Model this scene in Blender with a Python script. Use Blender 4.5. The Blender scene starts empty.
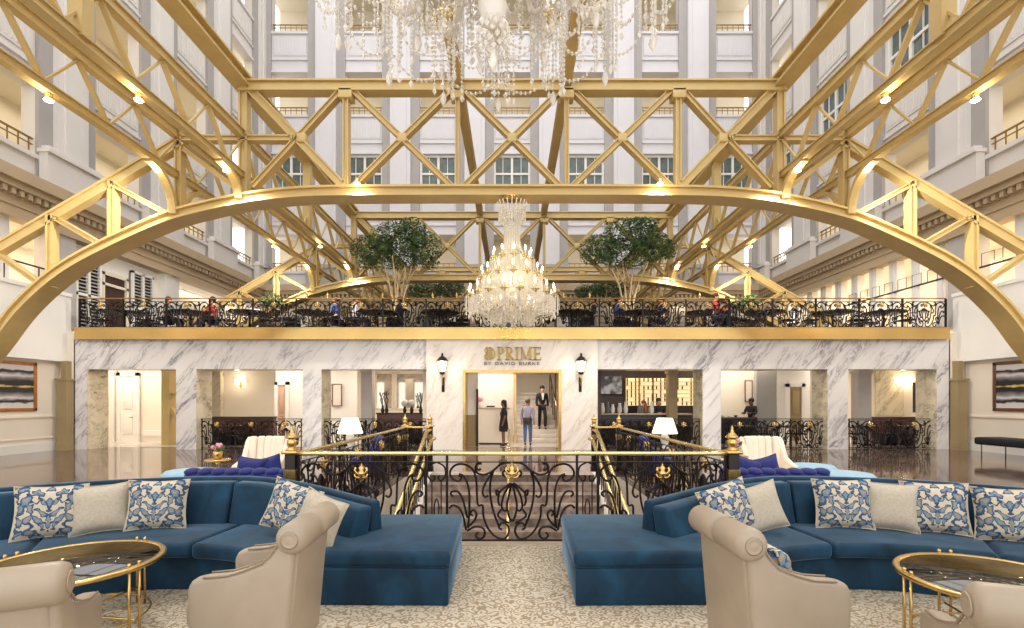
import bpy, bmesh, math, random
from mathutils import Vector, Matrix
random.seed(7)
R = math.radians
PI = math.pi
F = 490.0            # focal length in pixels at 1024 wide
EYE = 1.66
HOR = 401.0
SC = bpy.context.scene
COL = SC.collection

def X(px, d): return (px - 512.3) * d / F
def Z(py, d): return EYE - (py - HOR) * d / F

# ------------------------------------------------------------------ materials
def srgb(r, g, b):
    def f(c):
        c /= 255.0
        return c / 12.92 if c <= 0.04045 else ((c + 0.055) / 1.055) ** 2.4
    return (f(r), f(g), f(b), 1)

MATS = {}
def nm(name):
    m = bpy.data.materials.new(name); m.use_nodes = True
    MATS[name] = m
    return m, m.node_tree.nodes, m.node_tree.links, m.node_tree.nodes['Principled BSDF']

def simple(name, col, rough=0.5, metal=0.0, var=0.06, scale=6.0, bump=0.0, bscale=60.0, coat=0, sheen=0, trans=0, spec=None):
    m, N, L, B = nm(name)
    B.inputs['Roughness'].default_value = rough
    B.inputs['Metallic'].default_value = metal
    if coat: B.inputs['Coat Weight'].default_value = coat
    if trans: B.inputs['Transmission Weight'].default_value = trans
    if spec is not None: B.inputs['Specular IOR Level'].default_value = spec
    if sheen:
        B.inputs['Sheen Weight'].default_value = sheen
        B.inputs['Sheen Roughness'].default_value = 0.4
    tc = N.new('ShaderNodeTexCoord')
    no = N.new('ShaderNodeTexNoise'); no.inputs['Scale'].default_value = scale; no.inputs['Detail'].default_value = 4
    L.new(tc.outputs['Object'], no.inputs['Vector'])
    rp = N.new('ShaderNodeValToRGB')
    rp.color_ramp.elements[0].position = 0.3; rp.color_ramp.elements[1].position = 0.7
    rp.color_ramp.elements[0].color = tuple(c * (1 - var) for c in col[:3]) + (1,)
    rp.color_ramp.elements[1].color = tuple(min(1, c * (1 + var)) for c in col[:3]) + (1,)
    L.new(no.outputs['Fac'], rp.inputs['Fac']); L.new(rp.outputs['Color'], B.inputs['Base Color'])
    if bump:
        n2 = N.new('ShaderNodeTexNoise'); n2.inputs['Scale'].default_value = bscale; n2.inputs['Detail'].default_value = 3
        L.new(tc.outputs['Object'], n2.inputs['Vector'])
        bp = N.new('ShaderNodeBump'); bp.inputs['Strength'].default_value = bump; bp.inputs['Distance'].default_value = 0.01
        L.new(n2.outputs['Fac'], bp.inputs['Height']); L.new(bp.outputs['Normal'], B.inputs['Normal'])
    return m

def emis(name, col, strength):
    m, N, L, B = nm(name)
    B.inputs['Base Color'].default_value = col
    B.inputs['Emission Color'].default_value = col
    B.inputs['Emission Strength'].default_value = strength
    return m

simple('gold_paint', srgb(200, 174, 116), 0.42, 0.12, 0.05, 3, 0.05, 40)
simple('brass', srgb(216, 182, 116), 0.25, 0.9, 0.08, 4)
simple('brass_band', srgb(214, 180, 116), 0.2, 0.9, 0.10, 0.6, 0.15, 3)
simple('pale_gold', srgb(226, 206, 150), 0.25, 0.9, 0.04)
simple('iron', srgb(38, 30, 28), 0.4, 0.5, 0.1)
simple('facade_white', srgb(218, 215, 218), 0.6, 0, 0.02, 1.5)
simple('facade_white_side', srgb(220, 215, 210), 0.6, 0, 0.02, 1.5)
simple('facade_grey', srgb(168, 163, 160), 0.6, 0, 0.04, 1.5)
simple('cornice_tan', srgb(190, 168, 136), 0.6, 0, 0.04, 2)
simple('cream_wall', srgb(238, 228, 212), 0.55, 0, 0.02, 1)
simple('white_wall', srgb(240, 236, 230), 0.6, 0, 0.02, 1)
simple('corridor_cream', srgb(230, 220, 198), 0.6, 0, 0.02, 1)
simple('salmon_panel', srgb(200, 160, 140), 0.6, 0, 0.03, 1)
simple('tan_column', srgb(158, 138, 100), 0.45, 0, 0.05, 2)
simple('bronze', srgb(150, 120, 74), 0.4, 0.6, 0.1)
simple('dark_brown', srgb(66, 44, 38), 0.45, 0, 0.1)
simple('red_marble', srgb(104, 64, 56), 0.3, 0, 0.25, 8)
simple('louvre_grey', srgb(186, 180, 176), 0.5, 0, 0.03)
simple('black', srgb(24, 22, 24), 0.4, 0, 0.1)
simple('black_fabric', srgb(20, 22, 28), 0.8, 0, 0.1)
simple('window_glass', srgb(96, 108, 104), 0.08, 0.0, 0.25, 2.5)
simple('curtain', srgb(186, 184, 178), 0.8, 0, 0.05)
simple('trim_white', srgb(236, 232, 226), 0.45, 0, 0.01)
simple('leather', srgb(164, 149, 130), 0.42, 0, 0.05, 5, 0.12, 180)
simple('leather_dark', srgb(148, 130, 108), 0.5, 0, 0.05)
simple('cream_fabric', srgb(238, 224, 204), 0.8, 0, 0.03, 6, 0.1, 120, sheen=0.3)
simple('royal_velvet', srgb(28, 38, 112), 0.75, 0, 0.2, 8, 0.1, 60, sheen=0.2)
simple('light_blue', srgb(150, 190, 214), 0.7, 0, 0.05, 8, sheen=0.3)
simple('kerb_stone', srgb(192, 176, 156), 0.45, 0, 0.08, 8)
simple('stair_wall', srgb(228, 218, 208), 0.5, 0, 0.04, 2)
simple('bark', srgb(214, 190, 150), 0.8, 0, 0.15, 20)
simple('planter', srgb(90, 70, 50), 0.6, 0, 0.1)
simple('skin_a', srgb(206, 150, 120), 0.55)
simple('skin_b', srgb(120, 76, 56), 0.55)
simple('hair_black', srgb(26, 20, 18), 0.6)
simple('hair_brown', srgb(84, 54, 38), 0.6)
simple('hair_grey', srgb(120, 112, 104), 0.6)
simple('cloth_black', srgb(26, 25, 30), 0.8)
simple('cloth_navy', srgb(34, 40, 66), 0.8)
simple('cloth_blue', srgb(70, 96, 156), 0.8)
simple('cloth_lavender', srgb(184, 180, 206), 0.8)
simple('cloth_white', srgb(232, 230, 230), 0.8)
simple('cloth_grey', srgb(120, 120, 126), 0.8)
simple('jeans', srgb(84, 108, 150), 0.8, 0, 0.1)
simple('cloth_red', srgb(170, 60, 44), 0.8)
simple('shoe_black', srgb(16, 14, 14), 0.3)
simple('ceramic', srgb(240, 236, 230), 0.25)
simple('pink_petals', srgb(236, 160, 180), 0.7)
simple('green_leaf', srgb(86, 130, 60), 0.6, 0, 0.2)
simple('wood_frame', srgb(176, 112, 50), 0.35, 0.2, 0.15, 8)
simple('wood_dark', srgb(110, 70, 44), 0.35, 0.1, 0.15, 8)
simple('bottle_green', srgb(40, 60, 44), 0.1, 0, 0.1)
simple('bottle_amber', srgb(150, 90, 40), 0.1, 0, 0.1)
simple('letter_gold', srgb(176, 150, 80), 0.35, 0.7, 0.05)
simple('letter_grey', srgb(128, 116, 96), 0.4, 0.4, 0.05)
simple('mirror_glass', srgb(200, 192, 176), 0.05, 1.0, 0.02)
simple('paper', srgb(236, 224, 214), 0.8)
emis('bulb_warm', srgb(255, 226, 170), 30)
emis('bulb_flame', srgb(255, 232, 186), 12)
emis('lamp_shade_lit', srgb(255, 240, 218), 1.1)
emis('backlit_shelf', srgb(255, 226, 165), 1.0)
emis('sconce_glass', srgb(255, 240, 214), 3.0)
emis('lit_glass_panel', srgb(255, 228, 176), 1.0)

def shelf_grid():
    m, N, L, B = nm('screen_picture')
    tc = N.new('ShaderNodeTexCoord'); no = N.new('ShaderNodeTexNoise'); no.inputs['Scale'].default_value = 2.2
    L.new(tc.outputs['Object'], no.inputs['Vector'])
    rp = N.new('ShaderNodeValToRGB')
    rp.color_ramp.elements[0].position = .46; rp.color_ramp.elements[0].color = srgb(46, 44, 48)
    rp.color_ramp.elements[1].position = .6; rp.color_ramp.elements[1].color = srgb(168, 168, 172)
    L.new(no.outputs['Fac'], rp.inputs['Fac']); L.new(rp.outputs['Color'], B.inputs['Base Color'])
    L.new(rp.outputs['Color'], B.inputs['Emission Color']); B.inputs['Emission Strength'].default_value = .12
    B.inputs['Roughness'].default_value = .2
shelf_grid()

def marble(name, base, vein, rough=0.25, scale=0.55, rot=0.75, dens=0.5):
    m, N, L, B = nm(name)
    B.inputs['Roughness'].default_value = rough
    tc = N.new('ShaderNodeTexCoord'); m0 = N.new('ShaderNodeMapping'); mp = N.new('ShaderNodeMapping')
    m0.inputs['Rotation'].default_value = (0, rot, 0)
    mp.inputs['Scale'].default_value = (.55, 1.0, 2.4)
    L.new(tc.outputs['Object'], m0.inputs['Vector']); L.new(m0.outputs['Vector'], mp.inputs['Vector'])
    n0 = N.new('ShaderNodeTexNoise'); n0.inputs['Scale'].default_value = scale * 2; n0.inputs['Detail'].default_value = 5
    n0.inputs['Distortion'].default_value = 0.6; L.new(mp.outputs['Vector'], n0.inputs['Vector'])
    n1 = N.new('ShaderNodeTexNoise'); n1.inputs['Scale'].default_value = scale * 3.2; n1.inputs['Detail'].default_value = 8
    n1.inputs['Distortion'].default_value = 1.1; n1.inputs['Roughness'].default_value = .62; L.new(mp.outputs['Vector'], n1.inputs['Vector'])
    sub = N.new('ShaderNodeMath'); sub.operation = 'SUBTRACT'; sub.inputs[1].default_value = 0.5; L.new(n1.outputs['Fac'], sub.inputs[0])
    ab = N.new('ShaderNodeMath'); ab.operation = 'ABSOLUTE'; L.new(sub.outputs[0], ab.inputs[0])
    r1 = N.new('ShaderNodeValToRGB'); r1.color_ramp.elements[0].position = 0.0; r1.color_ramp.elements[0].color = (1, 1, 1, 1)
    r1.color_ramp.elements[1].position = 0.055; r1.color_ramp.elements[1].color = (0, 0, 0, 1)
    L.new(ab.outputs[0], r1.inputs['Fac'])
    r0 = N.new('ShaderNodeValToRGB'); r0.color_ramp.elements[0].position = 0.4; r0.color_ramp.elements[0].color = (0, 0, 0, 1)
    r0.color_ramp.elements[1].position = 0.68; r0.color_ramp.elements[1].color = (1, 1, 1, 1); L.new(n0.outputs['Fac'], r0.inputs['Fac'])
    mu = N.new('ShaderNodeMath'); mu.operation = 'MULTIPLY'; L.new(r0.outputs['Color'], mu.inputs[0]); L.new(r1.outputs['Color'], mu.inputs[1])
    s2 = N.new('ShaderNodeMath'); s2.operation = 'MULTIPLY'; s2.inputs[1].default_value = 0.25; L.new(r0.outputs['Color'], s2.inputs[0])
    ad = N.new('ShaderNodeMath'); ad.operation = 'ADD'; ad.use_clamp = True; L.new(mu.outputs[0], ad.inputs[0]); L.new(s2.outputs[0], ad.inputs[1])
    sc = N.new('ShaderNodeMath'); sc.operation = 'MULTIPLY'; sc.inputs[1].default_value = dens * 1.6; sc.use_clamp = True; L.new(ad.outputs[0], sc.inputs[0])
    mx = N.new('ShaderNodeMix'); mx.data_type = 'RGBA'
    mx.inputs[6].default_value = base; mx.inputs[7].default_value = vein
    L.new(sc.outputs[0], mx.inputs[0]); L.new(mx.outputs[2], B.inputs['Base Color'])
    return m
marble('marble_grey', srgb(238, 234, 232), srgb(140, 136, 144), .22, .55, .9, .58)
marble('marble_cream', srgb(236, 228, 220), srgb(196, 178, 162), .22, .5, .9, .45)
marble('marble_reveal', srgb(222, 212, 188), srgb(142, 130, 108), .25, .9, .9, .6)

def floor_mat(name, a, b, c, rough, tile):
    m, N, L, B = nm(name)
    B.inputs['Roughness'].default_value = rough
    tc = N.new('ShaderNodeTexCoord')
    n0 = N.new('ShaderNodeTexNoise'); n0.inputs['Scale'].default_value = 3.0; n0.inputs['Detail'].default_value = 8; n0.inputs['Distortion'].default_value = 1.5
    L.new(tc.outputs['Object'], n0.inputs['Vector'])
    rp = N.new('ShaderNodeValToRGB'); rp.color_ramp.elements[0].position = .35; rp.color_ramp.elements[0].color = a
    rp.color_ramp.elements[1].position = .7; rp.color_ramp.elements[1].color = c
    e = rp.color_ramp.elements.new(.52); e.color = b
    L.new(n0.outputs['Fac'], rp.inputs['Fac'])
    br = N.new('ShaderNodeTexBrick'); br.offset = 0; br.inputs['Scale'].default_value = 1.0
    br.inputs['Brick Width'].default_value = tile; br.inputs['Row Height'].default_value = tile
    br.inputs['Mortar Size'].default_value = .004
    br.inputs['Color1'].default_value = (1, 1, 1, 1); br.inputs['Color2'].default_value = (.84, .84, .84, 1); br.inputs['Mortar'].default_value = (.4, .4, .4, 1)
    L.new(tc.outputs['Object'], br.inputs['Vector'])
    mx = N.new('ShaderNodeMix'); mx.data_type = 'RGBA'; mx.blend_type = 'MULTIPLY'; mx.inputs[0].default_value = 1
    L.new(rp.outputs['Color'], mx.inputs[6]); L.new(br.outputs['Color'], mx.inputs[7]); L.new(mx.outputs[2], B.inputs['Base Color'])
    return m
floor_mat('floor_marble', srgb(72, 58, 52), srgb(110, 92, 84), srgb(148, 130, 120), .07, 1.2)
floor_mat('stair_marble', srgb(118, 102, 92), srgb(158, 140, 128), srgb(188, 170, 156), .3, 1.3)
floor_mat('pale_floor', srgb(206, 198, 190), srgb(220, 212, 204), srgb(230, 224, 218), .12, 1.0)
floor_mat('deck_floor', srgb(60, 48, 42), srgb(72, 58, 50), srgb(84, 68, 60), .5, 1.0)

def carpet_mat():
    m, N, L, B = nm('carpet')
    B.inputs['Roughness'].default_value = .95; B.inputs['Specular IOR Level'].default_value = .1
    tc = N.new('ShaderNodeTexCoord')
    nd = N.new('ShaderNodeTexNoise'); nd.inputs['Scale'].default_value = 5; nd.inputs['Detail'].default_value = 2
    L.new(tc.outputs['Object'], nd.inputs['Vector'])
    mxv = N.new('ShaderNodeMix'); mxv.data_type = 'VECTOR'; mxv.inputs[0].default_value = .13
    L.new(tc.outputs['Object'], mxv.inputs[4]); L.new(nd.outputs['Color'], mxv.inputs[5])
    vo = N.new('ShaderNodeTexVoronoi'); vo.feature = 'F1'; vo.inputs['Scale'].default_value = 17; vo.inputs['Randomness'].default_value = .75
    L.new(mxv.outputs[1], vo.inputs['Vector'])
    mu = N.new('ShaderNodeMath'); mu.operation = 'MULTIPLY'; mu.inputs[1].default_value = 15; L.new(vo.outputs['Distance'], mu.inputs[0])
    si = N.new('ShaderNodeMath'); si.operation = 'SINE'; L.new(mu.outputs[0], si.inputs[0])
    n2 = N.new('ShaderNodeTexNoise'); n2.inputs['Scale'].default_value = 30; n2.inputs['Detail'].default_value = 2; L.new(tc.outputs['Object'], n2.inputs['Vector'])
    m2 = N.new('ShaderNodeMath'); m2.operation = 'MULTIPLY_ADD'; m2.inputs[1].default_value = 3.2; m2.inputs[2].default_value = -1.6; L.new(n2.outputs['Fac'], m2.inputs[0])
    ad = N.new('ShaderNodeMath'); ad.operation = 'ADD'; L.new(si.outputs[0], ad.inputs[0]); L.new(m2.outputs[0], ad.inputs[1])
    rp = N.new('ShaderNodeValToRGB'); rp.color_ramp.elements[0].position = 0; rp.color_ramp.elements[0].color = srgb(206, 195, 176)
    rp.color_ramp.elements[1].position = .5; rp.color_ramp.elements[1].color = srgb(160, 142, 118)
    e = rp.color_ramp.elements.new(.2); e.color = srgb(194, 181, 160)
    L.new(ad.outputs[0], rp.inputs['Fac']); L.new(rp.outputs['Color'], B.inputs['Base Color'])
    bp = N.new('ShaderNodeBump'); bp.inputs['Strength'].default_value = .4; bp.inputs['Distance'].default_value = .006
    L.new(ad.outputs[0], bp.inputs['Height']); L.new(bp.outputs['Normal'], B.inputs['Normal'])
carpet_mat()

def velvet_mat():
    m, N, L, B = nm('blue_velvet')
    B.inputs['Roughness'].default_value = .7; B.inputs['Specular IOR Level'].default_value = .25
    B.inputs['Sheen Weight'].default_value = .75; B.inputs['Sheen Roughness'].default_value = .3
    B.inputs['Sheen Tint'].default_value = srgb(170, 205, 235)
    tc = N.new('ShaderNodeTexCoord'); mp = N.new('ShaderNodeMapping'); mp.inputs['Scale'].default_value = (1.0, 1.0, .55)
    L.new(tc.outputs['Object'], mp.inputs['Vector'])
    no = N.new('ShaderNodeTexNoise'); no.inputs['Scale'].default_value = 4.0; no.inputs['Detail'].default_value = 5; no.inputs['Distortion'].default_value = .8
    L.new(mp.outputs['Vector'], no.inputs['Vector'])
    rp = N.new('ShaderNodeValToRGB'); rp.color_ramp.elements[0].position = .32; rp.color_ramp.elements[0].color = srgb(12, 38, 56)
    rp.color_ramp.elements[1].position = .72; rp.color_ramp.elements[1].color = srgb(26, 66, 92)
    L.new(no.outputs['Fac'], rp.inputs['Fac']); L.new(rp.outputs['Color'], B.inputs['Base Color'])
velvet_mat()

def damask_mat():
    m, N, L, B = nm('damask')
    B.inputs['Roughness'].default_value = .85
    def M(op, a, b=None, c=None):
        n = N.new('ShaderNodeMath'); n.operation = op
        for k, x in enumerate((a, b, c)):
            if x is None: continue
            if isinstance(x, (int, float)): n.inputs[k].default_value = x
            else: L.new(x, n.inputs[k])
        return n.outputs[0]
    tc = N.new('ShaderNodeTexCoord'); sp = N.new('ShaderNodeSeparateXYZ'); L.new(tc.outputs['Object'], sp.inputs[0])
    ax0 = M('ABSOLUTE', sp.outputs['X'])
    cb = N.new('ShaderNodeCombineXYZ'); L.new(ax0, cb.inputs['X']); L.new(sp.outputs['Z'], cb.inputs['Y'])
    nd = N.new('ShaderNodeTexNoise'); nd.inputs['Scale'].default_value = 22; nd.inputs['Detail'].default_value = 1; L.new(cb.outputs[0], nd.inputs['Vector'])
    ns = N.new('ShaderNodeSeparateColor'); L.new(nd.outputs['Color'], ns.inputs[0])
    ax = M('ADD', ax0, M('MULTIPLY_ADD', ns.outputs[0], .07, -.035)); az = M('ADD', sp.outputs['Z'], M('MULTIPLY_ADD', ns.outputs[1], .07, -.035))
    leaves = [(0, -.07, 0, .014, .11), (0, .07, 0, .026, .045), (.035, .085, .5, .014, .045), (.05, -.01, .75, .02, .06), (.065, -.07, .95, .02, .06), (.045, -.125, .7, .016, .045),
              (.15, .1, -.5, .04, .07), (.125, .035, .5, .024, .055), (.185, .03, -.2, .022, .06), (.14, -.05, -.8, .022, .055), (.19, -.08, .3, .02, .05), (.12, -.17, 1.2, .022, .05),
              (.2, -.185, -.6, .02, .045), (.07, .17, 1.0, .018, .05), (.19, .2, -.9, .022, .045), (.0, .19, 0, .03, .03), (.07, -.215, 1.4, .016, .05)]
    val = None
    for cx, cz, an, a, b in leaves:
        dx = M('SUBTRACT', ax, cx); dz = M('SUBTRACT', az, cz); c_, s_ = math.cos(an), math.sin(an)
        u = M('SUBTRACT', M('MULTIPLY', dx, c_ / a), M('MULTIPLY', dz, s_ / a)); v = M('ADD', M('MULTIPLY', dx, s_ / b), M('MULTIPLY', dz, c_ / b))
        e = M('SUBTRACT', 1.0, M('ADD', M('MULTIPLY', u, u), M('MULTIPLY', v, v)))
        val = e if val is None else M('MAXIMUM', val, e)
    for cx, cz, r_, w in ((.17, .135, .05, .013), (.16, -.125, .05, .012), (.1, .115, .035, .009), (.09, -.19, .03, .008)):
        dx = M('SUBTRACT', ax, cx); dz = M('SUBTRACT', az, cz)
        d_ = M('SQRT', M('ADD', M('MULTIPLY', dx, dx), M('MULTIPLY', dz, dz)))
        e = M('SUBTRACT', .45, M('MULTIPLY', M('ABSOLUTE', M('SUBTRACT', d_, r_)), .45 / w))
        val = M('MAXIMUM', val, e)
    r2 = N.new('ShaderNodeValToRGB'); r2.color_ramp.interpolation = 'CONSTANT'; E = r2.color_ramp.elements
    E[0].color = srgb(202, 190, 168); E[1].position = .03; E[1].color = srgb(42, 44, 66)
    e = E.new(.26); e.color = srgb(58, 92, 126)
    e = E.new(.6); e.color = srgb(112, 138, 158)
    e = E.new(.92); e.color = srgb(170, 142, 104)
    L.new(val, r2.inputs['Fac']); L.new(r2.outputs['Color'], B.inputs['Base Color'])
damask_mat()
simple('linen', srgb(188, 177, 158), .9, 0, .1, 40, .3, 200)

def art_mat():
    m, N, L, B = nm('abstract_art')
    B.inputs['Roughness'].default_value = .35
    tc = N.new('ShaderNodeTexCoord'); sp = N.new('ShaderNodeSeparateXYZ'); L.new(tc.outputs['Object'], sp.inputs[0])
    no = N.new('ShaderNodeTexNoise'); no.inputs['Scale'].default_value = 2.5; no.inputs['Detail'].default_value = 5
    mp = N.new('ShaderNodeMapping'); mp.inputs['Scale'].default_value = (1, .6, 3); L.new(tc.outputs['Object'], mp.inputs[0]); L.new(mp.outputs[0], no.inputs['Vector'])
    az = N.new('ShaderNodeMath'); az.operation = 'ABSOLUTE'; L.new(sp.outputs['Z'], az.inputs[0])
    ma = N.new('ShaderNodeMath'); ma.operation = 'MULTIPLY_ADD'; ma.inputs[1].default_value = .18; L.new(no.outputs['Fac'], ma.inputs[0])
    sb = N.new('ShaderNodeMath'); sb.operation = 'SUBTRACT'; sb.inputs[1].default_value = .09; L.new(az.outputs[0], sb.inputs[0]); L.new(sb.outputs[0], ma.inputs[2])
    rp = N.new('ShaderNodeValToRGB'); E = rp.color_ramp.elements
    E[0].position = 0; E[0].color = srgb(222, 190, 110); E[1].position = .045; E[1].color = srgb(36, 32, 36)
    for p, c in ((.16, (40, 38, 44)), (.26, (130, 126, 128)), (.36, (216, 210, 206)), (.44, (38, 36, 42)), (.5, (44, 42, 46)), (.53, (206, 202, 200)), (.8, (222, 216, 212))):
        e = E.new(p); e.color = srgb(*c)
    L.new(ma.outputs[0], rp.inputs['Fac']); L.new(rp.outputs['Color'], B.inputs['Base Color'])
art_mat()

def glass_mat(name, col, rough=0.0, mixw=0.8, gloss=.9):
    m, N, L, B = nm(name)
    tr = N.new('ShaderNodeBsdfTransparent'); tr.inputs[0].default_value = col
    gl = N.new('ShaderNodeBsdfGlossy'); gl.inputs['Roughness'].default_value = rough; gl.inputs['Color'].default_value = (gloss, gloss, gloss, 1)
    mx = N.new('ShaderNodeMixShader'); mx.inputs[0].default_value = mixw
    L.new(gl.outputs[0], mx.inputs[1]); L.new(tr.outputs[0], mx.inputs[2])
    L.new(mx.outputs[0], N['Material Output'].inputs[0])
glass_mat('table_glass', (.3, .3, .3, 1), .01, .78, .8)
def crystal_mat(name, col, emit=0):
    m, N, L, B = nm(name)
    B.inputs['Base Color'].default_value = col
    B.inputs['Roughness'].default_value = .08
    B.inputs['Metallic'].default_value = 0.0
    B.inputs['Coat Weight'].default_value = 1.0
    tr = N.new('ShaderNodeBsdfTransparent'); tr.inputs[0].default_value = (1, 1, 1, 1)
    mx = N.new('ShaderNodeMixShader'); mx.inputs[0].default_value = .72
    L.new(tr.outputs[0], mx.inputs[1]); L.new(B.outputs[0], mx.inputs[2])
    L.new(mx.outputs[0], N['Material Output'].inputs[0])
crystal_mat('crystal', (.97, .93, .87, 1))
crystal_mat('crystal_warm', (1, .95, .84, 1))

def leaves_mat():
    m, N, L, B = nm('foliage')
    B.inputs['Roughness'].default_value = .55
    tc = N.new('ShaderNodeTexCoord'); no = N.new('ShaderNodeTexNoise'); no.inputs['Scale'].default_value = 3.5; no.inputs['Detail'].default_value = 6
    L.new(tc.outputs['Object'], no.inputs['Vector'])
    rp = N.new('ShaderNodeValToRGB'); rp.color_ramp.elements[0].position = .35; rp.color_ramp.elements[0].color = srgb(44, 66, 50)
    rp.color_ramp.elements[1].position = .68; rp.color_ramp.elements[1].color = srgb(128, 156, 96)
    L.new(no.outputs['Fac'], rp.inputs['Fac']); L.new(rp.outputs['Color'], B.inputs['Base Color'])
leaves_mat()

# ------------------------------------------------------------------ mesh builder
class MB:
    def __init__(s): s.v = []; s.f = []; s.smooth = []
    def add(s, verts, faces, sm=False):
        o = len(s.v); s.v.extend([tuple(v) for v in verts])
        s.f.extend([tuple(i + o for i in f) for f in faces]); s.smooth.extend([sm] * len(faces)); return s
    def box(s, x0, x1, y0, y1, z0, z1):
        if x0 > x1: x0, x1 = x1, x0
        if y0 > y1: y0, y1 = y1, y0
        if z0 > z1: z0, z1 = z1, z0
        v = [(x0, y0, z0), (x1, y0, z0), (x1, y1, z0), (x0, y1, z0), (x0, y0, z1), (x1, y0, z1), (x1, y1, z1), (x0, y1, z1)]
        return s.add(v, [(0, 3, 2, 1), (4, 5, 6, 7), (0, 1, 5, 4), (1, 2, 6, 5), (2, 3, 7, 6), (3, 0, 4, 7)])
    def beam(s, p, q, w, h, side=(0, 1, 0)):
        # rectangular bar; h measured across 'side x dir', w measured along 'side'
        p = Vector(p); q = Vector(q); d = (q - p).normalized(); sd = Vector(side)
        sd = (sd - d * sd.dot(d))
        if sd.length < 1e-5: sd = Vector((1, 0, 0)) - d * d.x
        sd.normalize(); up = d.cross(sd).normalized()
        v = []
        for c in (p, q):
            for a, b in ((-1, -1), (1, -1), (1, 1), (-1, 1)): v.append(c + sd * (a * w / 2) + up * (b * h / 2))
        return s.add(v, [(0, 3, 2, 1), (4, 5, 6, 7), (0, 1, 5, 4), (1, 2, 6, 5), (2, 3, 7, 6), (3, 0, 4, 7)])
    def ibeam(s, p, q, w, h, side=(0, 1, 0), t=None):
        t = t or h * .14
        p = Vector(p); q = Vector(q); d = (q - p).normalized(); sd = Vector(side); sd = (sd - d * sd.dot(d)).normalized(); up = d.cross(sd).normalized()
        s.beam(p + up * (h / 2 - t / 2), q + up * (h / 2 - t / 2), w, t, side)
        s.beam(p - up * (h / 2 - t / 2), q - up * (h / 2 - t / 2), w, t, side)
        return s.beam(p, q, w * .55, h - 2 * t, side)
    def tube(s, pts, r, n=6, cap=True, closed=False):
        pts = [Vector(p) for p in pts]; m = len(pts)
        rs = r if isinstance(r, (list, tuple)) else [r] * m
        up = None; rings = []
        for i, p in enumerate(pts):
            if closed: t = pts[(i + 1) % m] - pts[i - 1]
            else: t = pts[min(i + 1, m - 1)] - pts[max(i - 1, 0)]
            if t.length < 1e-9: t = Vector((0, 0, 1))
            t.normalize()
            if up is None:
                a = Vector((0, 1, 0)) if abs(t.y) < .9 else Vector((1, 0, 0))
                up = (a - t * a.dot(t)).normalized()
            else:
                up = up - t * up.dot(t)
                if up.length < 1e-6: up = t.orthogonal()
                up.normalize()
            b = t.cross(up)
            rings.append([p + (up * math.cos(2 * PI * k / n) + b * math.sin(2 * PI * k / n)) * rs[i] for k in range(n)])
        v = [q for rg in rings for q in rg]; f = []
        for i in range(m if closed else m - 1):
            j = (i + 1) % m
            for k in range(n): f.append((i * n + k, i * n + (k + 1) % n, j * n + (k + 1) % n, j * n + k))
        if cap and not closed: f.append(tuple(range(n))[::-1]); f.append(tuple((m - 1) * n + k for k in range(n)))
        return s.add(v, f, n > 4)
    def lathe(s, prof, n=12, c=(0, 0, 0), axis='z'):
        v = []; f = []
        for r, z in prof:
            for k in range(n):
                a = 2 * PI * k / n
                if axis == 'z': v.append((c[0] + r * math.cos(a), c[1] + r * math.sin(a), c[2] + z))
                elif axis == 'x': v.append((c[0] + z, c[1] + r * math.cos(a), c[2] + r * math.sin(a)))
                else: v.append((c[0] + r * math.cos(a), c[1] + z, c[2] + r * math.sin(a)))
        for i in range(len(prof) - 1):
            for k in range(n): f.append((i * n + k, i * n + (k + 1) % n, (i + 1) * n + (k + 1) % n, (i + 1) * n + k))
        f.append(tuple(range(n))[::-1]); f.append(tuple((len(prof) - 1) * n + k for k in range(n)))
        return s.add(v, f, True)
    def ball(s, c, r, n=8, m=6, sc=(1, 1, 1)):
        v = [(c[0], c[1], c[2] + r * sc[2])]; f = []
        for i in range(1, m):
            ph = PI * i / m
            for k in range(n):
                a = 2 * PI * k / n
                v.append((c[0] + r * sc[0] * math.sin(ph) * math.cos(a), c[1] + r * sc[1] * math.sin(ph) * math.sin(a), c[2] + r * sc[2] * math.cos(ph)))
        v.append((c[0], c[1], c[2] - r * sc[2]))
        for k in range(n): f.append((0, 1 + k, 1 + (k + 1) % n))
        for i in range(m - 2):
            for k in range(n): f.append((1 + i * n + k, 1 + (i + 1) * n + k, 1 + (i + 1) * n + (k + 1) % n, 1 + i * n + (k + 1) % n))
        b = len(v) - 1
        for k in range(n): f.append((b, 1 + (m - 2) * n + (k + 1) % n, 1 + (m - 2) * n + k))
        return s.add(v, f, True)
    def gem(s, c, r, h):
        x, y, z = c
        v = [(x, y, z + h)] + [(x + r * math.cos(k * PI / 2), y + r * math.sin(k * PI / 2), z) for k in range(4)] + [(x, y, z - h)]
        return s.add(v, [(0, 1, 2), (0, 2, 3), (0, 3, 4), (0, 4, 1), (5, 2, 1), (5, 3, 2), (5, 4, 3), (5, 1, 4)])
    def prism(s, poly, a0, a1, axis='z'):
        # poly 2D extruded along axis: z->(x,y), x->(y,z), y->(x,z)
        n = len(poly); v = []
        for a in (a0, a1):
            for p in poly:
                v.append((p[0], p[1], a) if axis == 'z' else (a, p[0], p[1]) if axis == 'x' else (p[0], a, p[1]))
        f = [tuple(range(n))[::-1], tuple(range(n, 2 * n))] + [(i, (i + 1) % n, (i + 1) % n + n, i + n) for i in range(n)]
        return s.add(v, f)
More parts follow.
